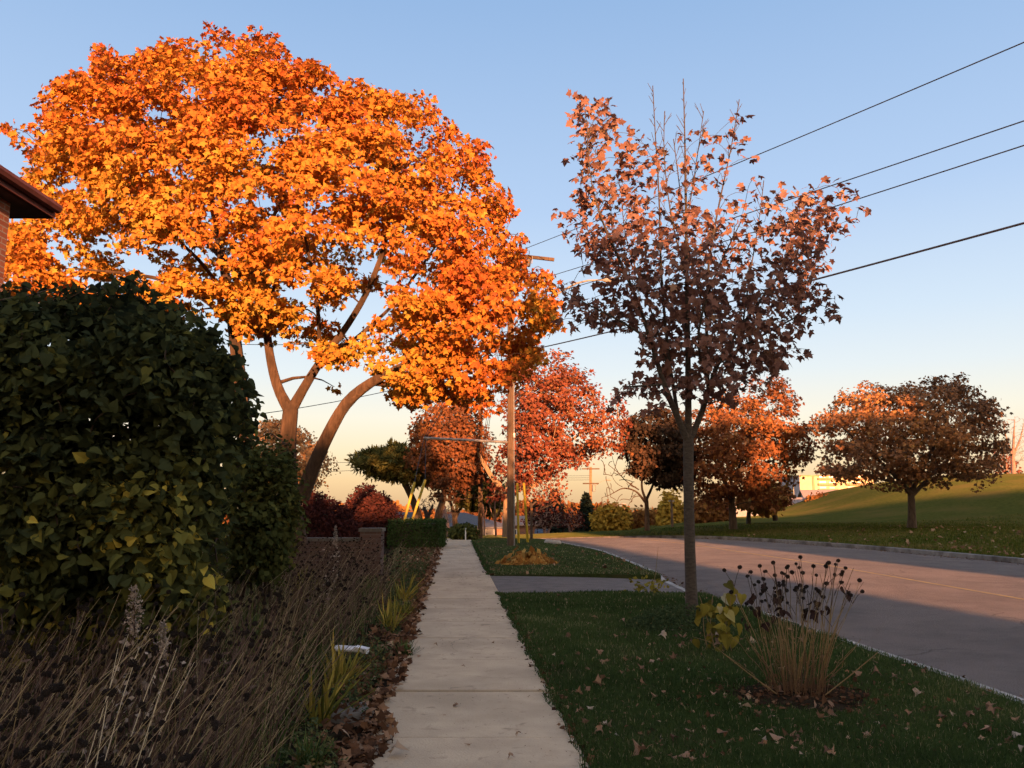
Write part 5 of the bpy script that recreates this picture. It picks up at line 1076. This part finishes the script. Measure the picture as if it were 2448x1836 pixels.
# conduit & plate
mb = MB(); mb.tube(np.array([[px_+.13,Yp-.15,0],[px_+.11,Yp-.13,ztop*.75]]), .022, 6); mb.build('ground_conduit', M['steel'], root)
mb = MB(); q = uv(1111,940,Yp-.2); mb.box(q, (.07,.02,.19)); mb.build('pole_plate', M['white'], root)
for vy in (740,770):
    q = uv(1106,vy+40,Yp-.1); mb = MB(); mb.tube(np.array([q+[-.02,0,.25],q+[-.16,0,.1],q+[-.22,0,-.25],q+[-.1,0,-.45]]), [.03,.06,.06,.03], 6); mb.build('cable_splice', M['wire'], root)
# street light arm
pa = [uv(x,y,Yp+dy) for x,y,dy in ((1118,690,0),(1150,672,-.2),(1185,648,-.45),(1215,628,-.7),(1245,612,-.9),(1270,606,-1.05),(1300,605,-1.2))]
ar = MB(); ar.tube(np.array(pa), [.05,.05,.048,.046,.044,.042,.04], 8); arm = ar.build('lamp_arm', M['lampar'], root, smooth=True)
h = pa[-1]; mb = MB(); sl = np.linspace(0,1,8); mb.tube(h+np.outer(sl*.75,[1,-.25,-.06]), .03+.11*np.sin(np.clip(sl*1.15,0,1)*math.pi)**.7, 10); lh = mb.build('lamp_head', M['lampar'], root, smooth=True)
# guy wires with yellow guards
def guy(label, base_, toward, gl, wire_to):
    root = empty('guy_wire', base_, label, 'guy wire', None); d = unit((toward-base_)[None])[0]
    mb = MB(); mb.tube(np.array([base_-d*.1, base_+d*gl]), .055, 10); mb.build('guard', M['guard'], root, smooth=True)
    mb = MB(); p = [base_+d*(gl-.02)]+[np.asarray(w) for w in wire_to]; mb.tube(np.array(p), .012, 4, cap=False); mb.build('wire', M['wire'], root)
b1 = gpt(949,1312,0); b2 = gpt(953,1312,0)+[.12,.5,0]
guy('yellow guy wire guard leaning right, left one of the pair left of the sidewalk', b1, uv(897,1036,float(b1[1])+.4), 2.75, [se+[.02,0,0],[px_-.1,Yp,ztop-1.6]])
guy('yellow guy wire guard leaning right, right one of the pair left of the sidewalk', b2, uv(922,1026,float(b2[1])+.4), 2.9, [se+[.1,0,0],[px_-.1,Yp,ztop-2.6]])
g1 = gpt(1241,1302,0)+[.0,2.,0]; g1 = np.array([unp(1240,1300,38.)[0],38.,0]); g2 = np.array([unp(1262,1300,39.)[0],39.,0])
guy('straight yellow guy wire guard touching the utility pole', g1, unp(1236,1131,37.4), 2.75, [[px_+.1,Yp,9.5]])
guy('slightly tilted yellow guy wire guard right of the utility pole', g2, unp(1251,1138,38.2), 2.85, [[px_+.1,Yp,11.]])
# ---------------------------------------------------------------- overhead wires
def wire(label, a, vpts, r, ext=.8, sag=.25, grp='overhead wires crossing the road'):
    """passes through the photographed points at increasing nearness, then on to a pole out of frame"""
    a = np.asarray(a, float); e = uv(*vpts[-1][:2], vpts[-1][2]); pts = [a]
    far = e+(e-a)*ext; n = 26; t = np.linspace(0,1,n); L = np.linalg.norm(far-a); te = 1/(1+ext)
    p = a+(far-a)*t[:,None]; bow = sag*(t*(1-t))*4; p[:,2] -= bow-sag*4*te*(1-te)*t/te*1.0*(t<=te)-(t>te)*(sag*4*te*(1-te))
    o = MB(); o.tube(p, r, 5, cap=False); ob = o.build('overhead_wire', M['wire'], off=a)
    props(ob, label, 'wire', grp if False else None); return ob
wire('uppermost overhead wire running from the pole top to the upper right corner', uv(1137,536,Yp-.4), [(2215,90,15)], .014)
wire('second overhead wire from the top, rising to the right edge', uv(1120,617,Yp-.1), [(2215,260,15)], .014)
wire('third overhead wire from the top, just under the second one', uv(1120,655,Yp-.1), [(2215,313,15)], .014)
wire('thick lowest overhead cable crossing behind the young maple', uv(1118,762,Yp-.1), [(2215,481,15)], .024, sag=.35)
def swire(label, a, b, r=.012, sag=.3):
    t = np.linspace(0,1,14); p = np.asarray(a)+(np.asarray(b)-a)*t[:,None]; p[:,2] -= sag*4*t*(1-t); o = MB(); o.tube(p, r, 4, cap=False)
    props(o.build('service_wire', M['wire'], off=np.asarray(a)), label, 'wire')
swire('thin service wire running left behind the upper maple trunks', uv(1105,715,Yp), uv(440,742,30), .012, .25)
swire('lower sagging service wire behind the forked maple trunk', uv(1105,770,Yp), uv(480,905,26), .012, .3)
for i, (vx, dx) in enumerate(((1058,0),(1066,6),(1073,13))):
    swire(('left','middle','right')[i]+' one of three thin wires running from the pole down to the wooden pole beyond', uv(1090+i*3,640,Yp+.3), uv(1036+i*4,1000,45.), .014, .1)
# ---------------------------------------------------------------- other poles
b = np.array([unp(1148,1280,52.)[0],52.,float(base(-1.9,52))]); root = empty('utility_pole', b, 'slimmer wooden utility pole beyond the end of the sidewalk', 'utility pole')
mb = MB(); mb.tube(np.array([b-[0,0,.2], b+[0,0,4.5], b+[-.04,0,9.0]]), [.16,.135,.11], 12); mb.build('pole', M['pole'], root, smooth=True)
mb = MB(); mb.box(b+[0,-.1,8.5], (1.8,.09,.12)); mb.build('crossarm', M['pole'], root)
Y3 = 110; b = np.array([unp(1412,1280,Y3)[0],Y3,-3.5]); t3 = unp(1412,1118,Y3); root = empty('utility_pole', b, 'far wooden utility pole with two crossarms and a transformer', 'utility pole')
mb = MB(); mb.tube(np.array([b, t3+[0,0,.1]]), [.24,.17], 10); mb.build('pole', M['barkl'], root, smooth=True)
for py, hw in ((1121,1.15),(1156,1.05)):
    q = unp(1412,py,Y3); mb = MB(); mb.box(q+[0,-.22,0], (2*hw,.12,.16)); mb.build('crossarm', M['pole'], root)
q = unp(1417,1165,Y3); mb = MB(); mb.tube(q+np.outer([-.55,-.5,.3,.36],[0,0,1])+[.1,-.3,0], [.18,.22,.22,.1], 10); mb.build('transformer', M['steel'], root)
mb = MB(); pts = [unp(x,y,Y3) for x,y in ((1413,1172),(1425,1160),(1437,1151),(1448,1148))]; mb.tube(np.array(pts), .045, 6); mb.build('lamp_arm', M['lampar'], root)
mb = MB(); q = unp(1454,1147,Y3); mb.tube(q+np.outer([-.35,-.15,.2,.4],[1,0,-.05]), [.06,.13,.14,.05], 8); mb.build('lamp_head', M['lampar'], root)
b = np.array([unp(1453,1250,150)[0],150,-4.5]); t4 = unp(1453,1193,150); root = empty('utility_pole', b, 'short distant pole sticking up behind the big yellow bush', 'utility pole')
mb = MB(); mb.tube(np.array([b,t4]), [.25,.2], 8); mb.build('pole', M['pole'], root)
mb = MB(); mb.tube(np.array([unp(x,y,150) for x,y in ((1454,1216),(1465,1209),(1478,1205),(1484,1205))]), .06, 5); mb.build('lamp_arm', M['lampar'], root)
mb = MB(); q = unp(1490,1205,150); mb.tube(q+np.outer([-.5,-.2,.3,.55],[1,0,-.05]), [.08,.2,.2,.06], 8); mb.build('lamp_head', M['lampar'], root)
b = np.array([unp(1607,1240,75)[0],75.,-.9]); t5 = unp(1605,1195,75); root = empty('utility_pole', b, 'distant grey pole left of the young maple trunk', 'utility pole'); mb = MB(); mb.tube(np.array([b,t5]), [.13,.1], 8); mb.build('pole', M['pole'], root)
mb = MB(); mb.box(t5+[0,0,-.1],(.5,.1,.1)); mb.build('cap_bracket', M['steel'], root)
for i, dy in enumerate((0,5,10)):
    swire(('top','middle','bottom')[i]+' one of three thin wires running left from the far utility pole', unp(1412,1137+dy,Y3), unp(1290,1136+dy,Y3), .018, .05)
swire('upper one of two thin wires crossing the pale sky left of the pine', unp(780,1106,60), unp(900,1103,60), .014, .02)
swire('lower one of two thin wires crossing the pale sky left of the pine', unp(780,1128,60), unp(900,1120,60), .014, .02)
# white post and parked car beyond the walk
q = np.array([unp(1113,1285,43.)[0],43.,float(base(-2.3,43))]); root = empty('marker_post', q, 'small white post in front of the rounded bush', 'post'); mb = MB(); mb.box(q+[0,0,.25],(.06,.06,.62)); mb.build('post', M['white'], root); mb = MB(); mb.tube(q+np.outer([.56,.58,.61],[0,0,1]), [.04,.04,.01], 4); mb.build('cap', M['white'], root)
cx, cy = float(unp(1296,1280,90)[0]), 90.; cz = float(base(cx, cy))-.13
root = empty('parked_car', (cx,cy,cz), 'dark grey car parked beyond the crest behind the thin young tree', 'car')
prof = [(-2.1,.35),(-2.1,.75),(-1.7,.95),(-.95,1.02),(-.35,1.45),(.9,1.45),(1.55,1.05),(2.05,.95),(2.15,.6),(2.1,.35)]
mb = MB(); n = len(prof); v = [(cx+sx*.82*(.86 if z > 1.2 else 1), cy+x, cz+z) for sx in (-1,1) for x,z in prof]
mb.add(v, [[i,(i+1)%n,n+(i+1)%n,n+i] for i in range(n)]); mb.add(v, [list(range(n))]); mb.add(v, [list(range(n,2*n))]); mb.build('body', M['car'], root)
mb = MB(); mb.add([(cx-.62,cy-.93,cz+1.06),(cx+.62,cy-.93,cz+1.06),(cx+.56,cy-.42,cz+1.40),(cx-.56,cy-.42,cz+1.40)], [[0,1,2,3]]); mb.build('rear_window', M['glass'], root)
for sx in (-1,1):
    for yy in (-1.35,1.35):
        mb = MB(); mb.tube(np.array([[cx+sx*.62,cy+yy,cz+.32],[cx+sx*.84,cy+yy,cz+.32]]), .32, 14); mb.build('wheel', M['wire'], root)
    mb = MB(); mb.box((cx+sx*.62,cy-2.11,cz+.72),(.25,.04,.14)); mb.build('tail_light', M['fascia'], root)
# rocks at the verge tip
for i, (px, py) in enumerate(((1322,1297),(1332,1298),(1312,1296))):
    c = gpt(px, py, .05); c[2] = .08; mb = MB(); r = rng.normal(0,1,(14,3)); r = unit(r)
    import itertools
    th = np.linspace(0,6.28,8)[:-1]; w = .13+.03*i; ring = lambda rr, z: np.stack([c[0]+rr*np.cos(th)*(1+.2*np.sin(2*th+i)), c[1]+rr*.8*np.sin(th), np.full(7,z)],-1)
    v = np.concatenate([ring(w,-.05),ring(w*1.05,.08),ring(w*.6,.17)]); mb.add(v, [[r_*7+k,r_*7+(k+1)%7,r_*7+7+(k+1)%7,r_*7+7+k] for r_ in range(2) for k in range(7)]); mb.add(v, [list(range(14,21))])
    props(mb.build('edging_stone', M['kerb'], off=(c[0],c[1],0)), ('middle','right hand','left hand')[i]+' pale edging stone at the far tip of the verge', 'stone')
# ---------------------------------------------------------------- unseen buildings added behind the photographer, sized to cast the shade
SB = -40.
def shade(name, label, u0, u1, T, wallm, roofm, flat=False, dep=8., s=SB):
    c = us((u0+u1)/2, s); w = u1-u0
    e = T-.3 if flat else max(2.6, T-2.4)
    ws = [('b', x, z, 1.3, 1.2) for x in np.arange(-w/2+1.6, w/2-1.2, 3.0) for z in np.arange(1.6, e-.8, 2.8)]
    house(name, label, c, SUN_AZ, w-.8*(not flat), dep, 0, e, T-.14, wallm, roofm, wins=ws[:14], doors=((0,.95,2.05),), over=.4, flat=flat, chim=None)
shade('brick_house', 'brick house added unseen behind the photographer to cast shade, leftmost of the row across the crossing', -19, 3.4, 10.3, M['brick'], M['roofg'], s=-50)
shade('white_house', 'pale two storey house added unseen behind the photographer to cast shade, beside the road', 2.4, 6.2, 10.7, M['siding'], M['roofg'])
shade('brick_house', 'tall narrow brick house added unseen behind the photographer to cast shade, nearest the road', 4.3, 10, 11.4, M['brick'], M['roofg'], s=-50)
shade('apartment_block', 'flat roofed five storey block added unseen behind the photographer to cast shade, right of the road', 15.3, 20.4, 14.8, M['cream'], M['roofg'], True)
shade('brick_house', 'tall brick house added unseen behind the photographer to cast shade, right of the five storey block', 19.6, 23.6, 13.2, M['brick'], M['roofr'], s=-51)
shade('brick_house', 'tallest brick house added unseen behind the photographer to cast shade, second left of the highest flat roofed block', 22.6, 28.4, 16.8, M['brick'], M['roofr'], s=-62)
shade('apartment_block', 'tallest flat roofed block added unseen behind the photographer to cast shade, on the far right', 26.6, 34.4, 17.6, M['brick'], M['roofg'], True)
shade('brick_house', 'long brick row house added unseen behind the photographer to cast shade, at the far right end', 32.6, 98, 15.6, M['brick'], M['roofg'], s=-52)

# ================================================================ LIGHT, SKY, CAMERA
w = bpy.data.worlds.new('World'); S.world = w; w.use_nodes = True; n, l = w.node_tree.nodes, w.node_tree.links
bg = n['Background']; sk = n.new('ShaderNodeTexSky'); sk.sky_type = 'NISHITA'; sk.sun_disc = False
sk.sun_elevation = SUN_EL; sk.sun_rotation = math.pi-SUN_AZ+0*1; sk.dust_density = 1.5
tc = n.new('ShaderNodeTexCoord'); sx = n.new('ShaderNodeSeparateXYZ'); l.new(tc.outputs['Generated'], sx.inputs[0])
def lin1(c): return tuple(((v/255)/12.92 if v/255 <= .04045 else ((v/255+.055)/1.055)**2.4) for v in c)
e = lambda d: math.sin(math.radians(d))
SKY = [(0,(226,186,140)),(e(1.8),(250,214,162)),(e(3.6),(255,233,194)),(e(6),(250,243,224)),(e(9),(230,238,242)),(e(12.5),(212,229,246)),(e(20),(181,207,241)),(e(33),(149,183,226)),(e(60),(128,161,210)),(1,(122,153,202))]
r = ramp(n, [(p, lin1(c)) for p, c in SKY]); l.new(sx.outputs[2], r.inputs[0])
# the western half behind the camera glows towards the setting sun
dt = n.new('ShaderNodeVectorMath'); dt.operation = 'DOT_PRODUCT'; dt.inputs[1].default_value = (-RS[0], -RS[1], .0); l.new(tc.outputs['Generated'], dt.inputs[0])
wf_ = ramp(n, [(.0,(0,0,0)),(.85,(1,1,1))]); l.new(dt.outputs['Value'], wf_.inputs[0])
WEST = [(0,(1.1,.5,.2)),(e(5),(2.3,1.3,.6)),(e(12),(2.1,1.45,.85)),(e(25),(1.5,1.25,1.0)),(e(45),(.95,.93,.95)),(1,(.55,.62,.78))]
wr = ramp(n, WEST); l.new(sx.outputs[2], wr.inputs[0])
mw = n.new('ShaderNodeMixRGB'); l.new(wf_.outputs[0], mw.inputs[0]); l.new(r.outputs[0], mw.inputs[1]); l.new(wr.outputs[0], mw.inputs[2])
mul = n.new('ShaderNodeVectorMath'); mul.operation = 'SCALE'; mul.inputs[3].default_value = .22; l.new(sk.outputs[0], mul.inputs[0])
mx = n.new('ShaderNodeMixRGB'); mx.inputs[0].default_value = .06; l.new(mw.outputs[0], mx.inputs[1]); l.new(mul.outputs[0], mx.inputs[2])
gain = n.new('ShaderNodeVectorMath'); gain.operation = 'SCALE'; gain.inputs[3].default_value = 3.05; l.new(mx.outputs[0], gain.inputs[0]); l.new(gain.outputs[0], bg.inputs[0]); bg.inputs[1].default_value = .1
sl_ = bpy.data.lights.new('sun', 'SUN'); sl_.energy = 5; sl_.angle = math.radians(.6); sl_.color = (1, .44, .19)
so = bpy.data.objects.new('sun', sl_); COL.objects.link(so)
dv = Vector((RS[0]*math.cos(SUN_EL), RS[1]*math.cos(SUN_EL), -math.sin(SUN_EL))); so.rotation_euler = dv.to_track_quat('-Z','Y').to_euler(); so.location = (15,-60,20)
cam = bpy.data.cameras.new('camera'); co = bpy.data.objects.new('camera', cam); COL.objects.link(co); S.camera = co
co.location = (0,0,CAMZ); co.rotation_euler = (math.pi/2+PITCH,0,0); cam.sensor_width = 36; cam.lens = 36*F/2448; cam.clip_end = 6000; cam.clip_start = .05
S.render.engine = 'CYCLES'
cy_ = S.cycles; cy_.max_bounces = 4; cy_.diffuse_bounces = 2; cy_.glossy_bounces = 1; cy_.transmission_bounces = 3; cy_.transparent_max_bounces = 2; cy_.caustics_reflective = False; cy_.caustics_refractive = False
cy_.use_adaptive_sampling = True; cy_.adaptive_threshold = .03; cy_.adaptive_min_samples = 32; cy_.time_limit = 900
cy_.use_denoising = True; cy_.denoiser = 'OPENIMAGEDENOISE'
S.view_settings.view_transform = 'Standard'; S.view_settings.look = 'None'; S.view_settings.exposure = 1.8; S.view_settings.gamma = 1
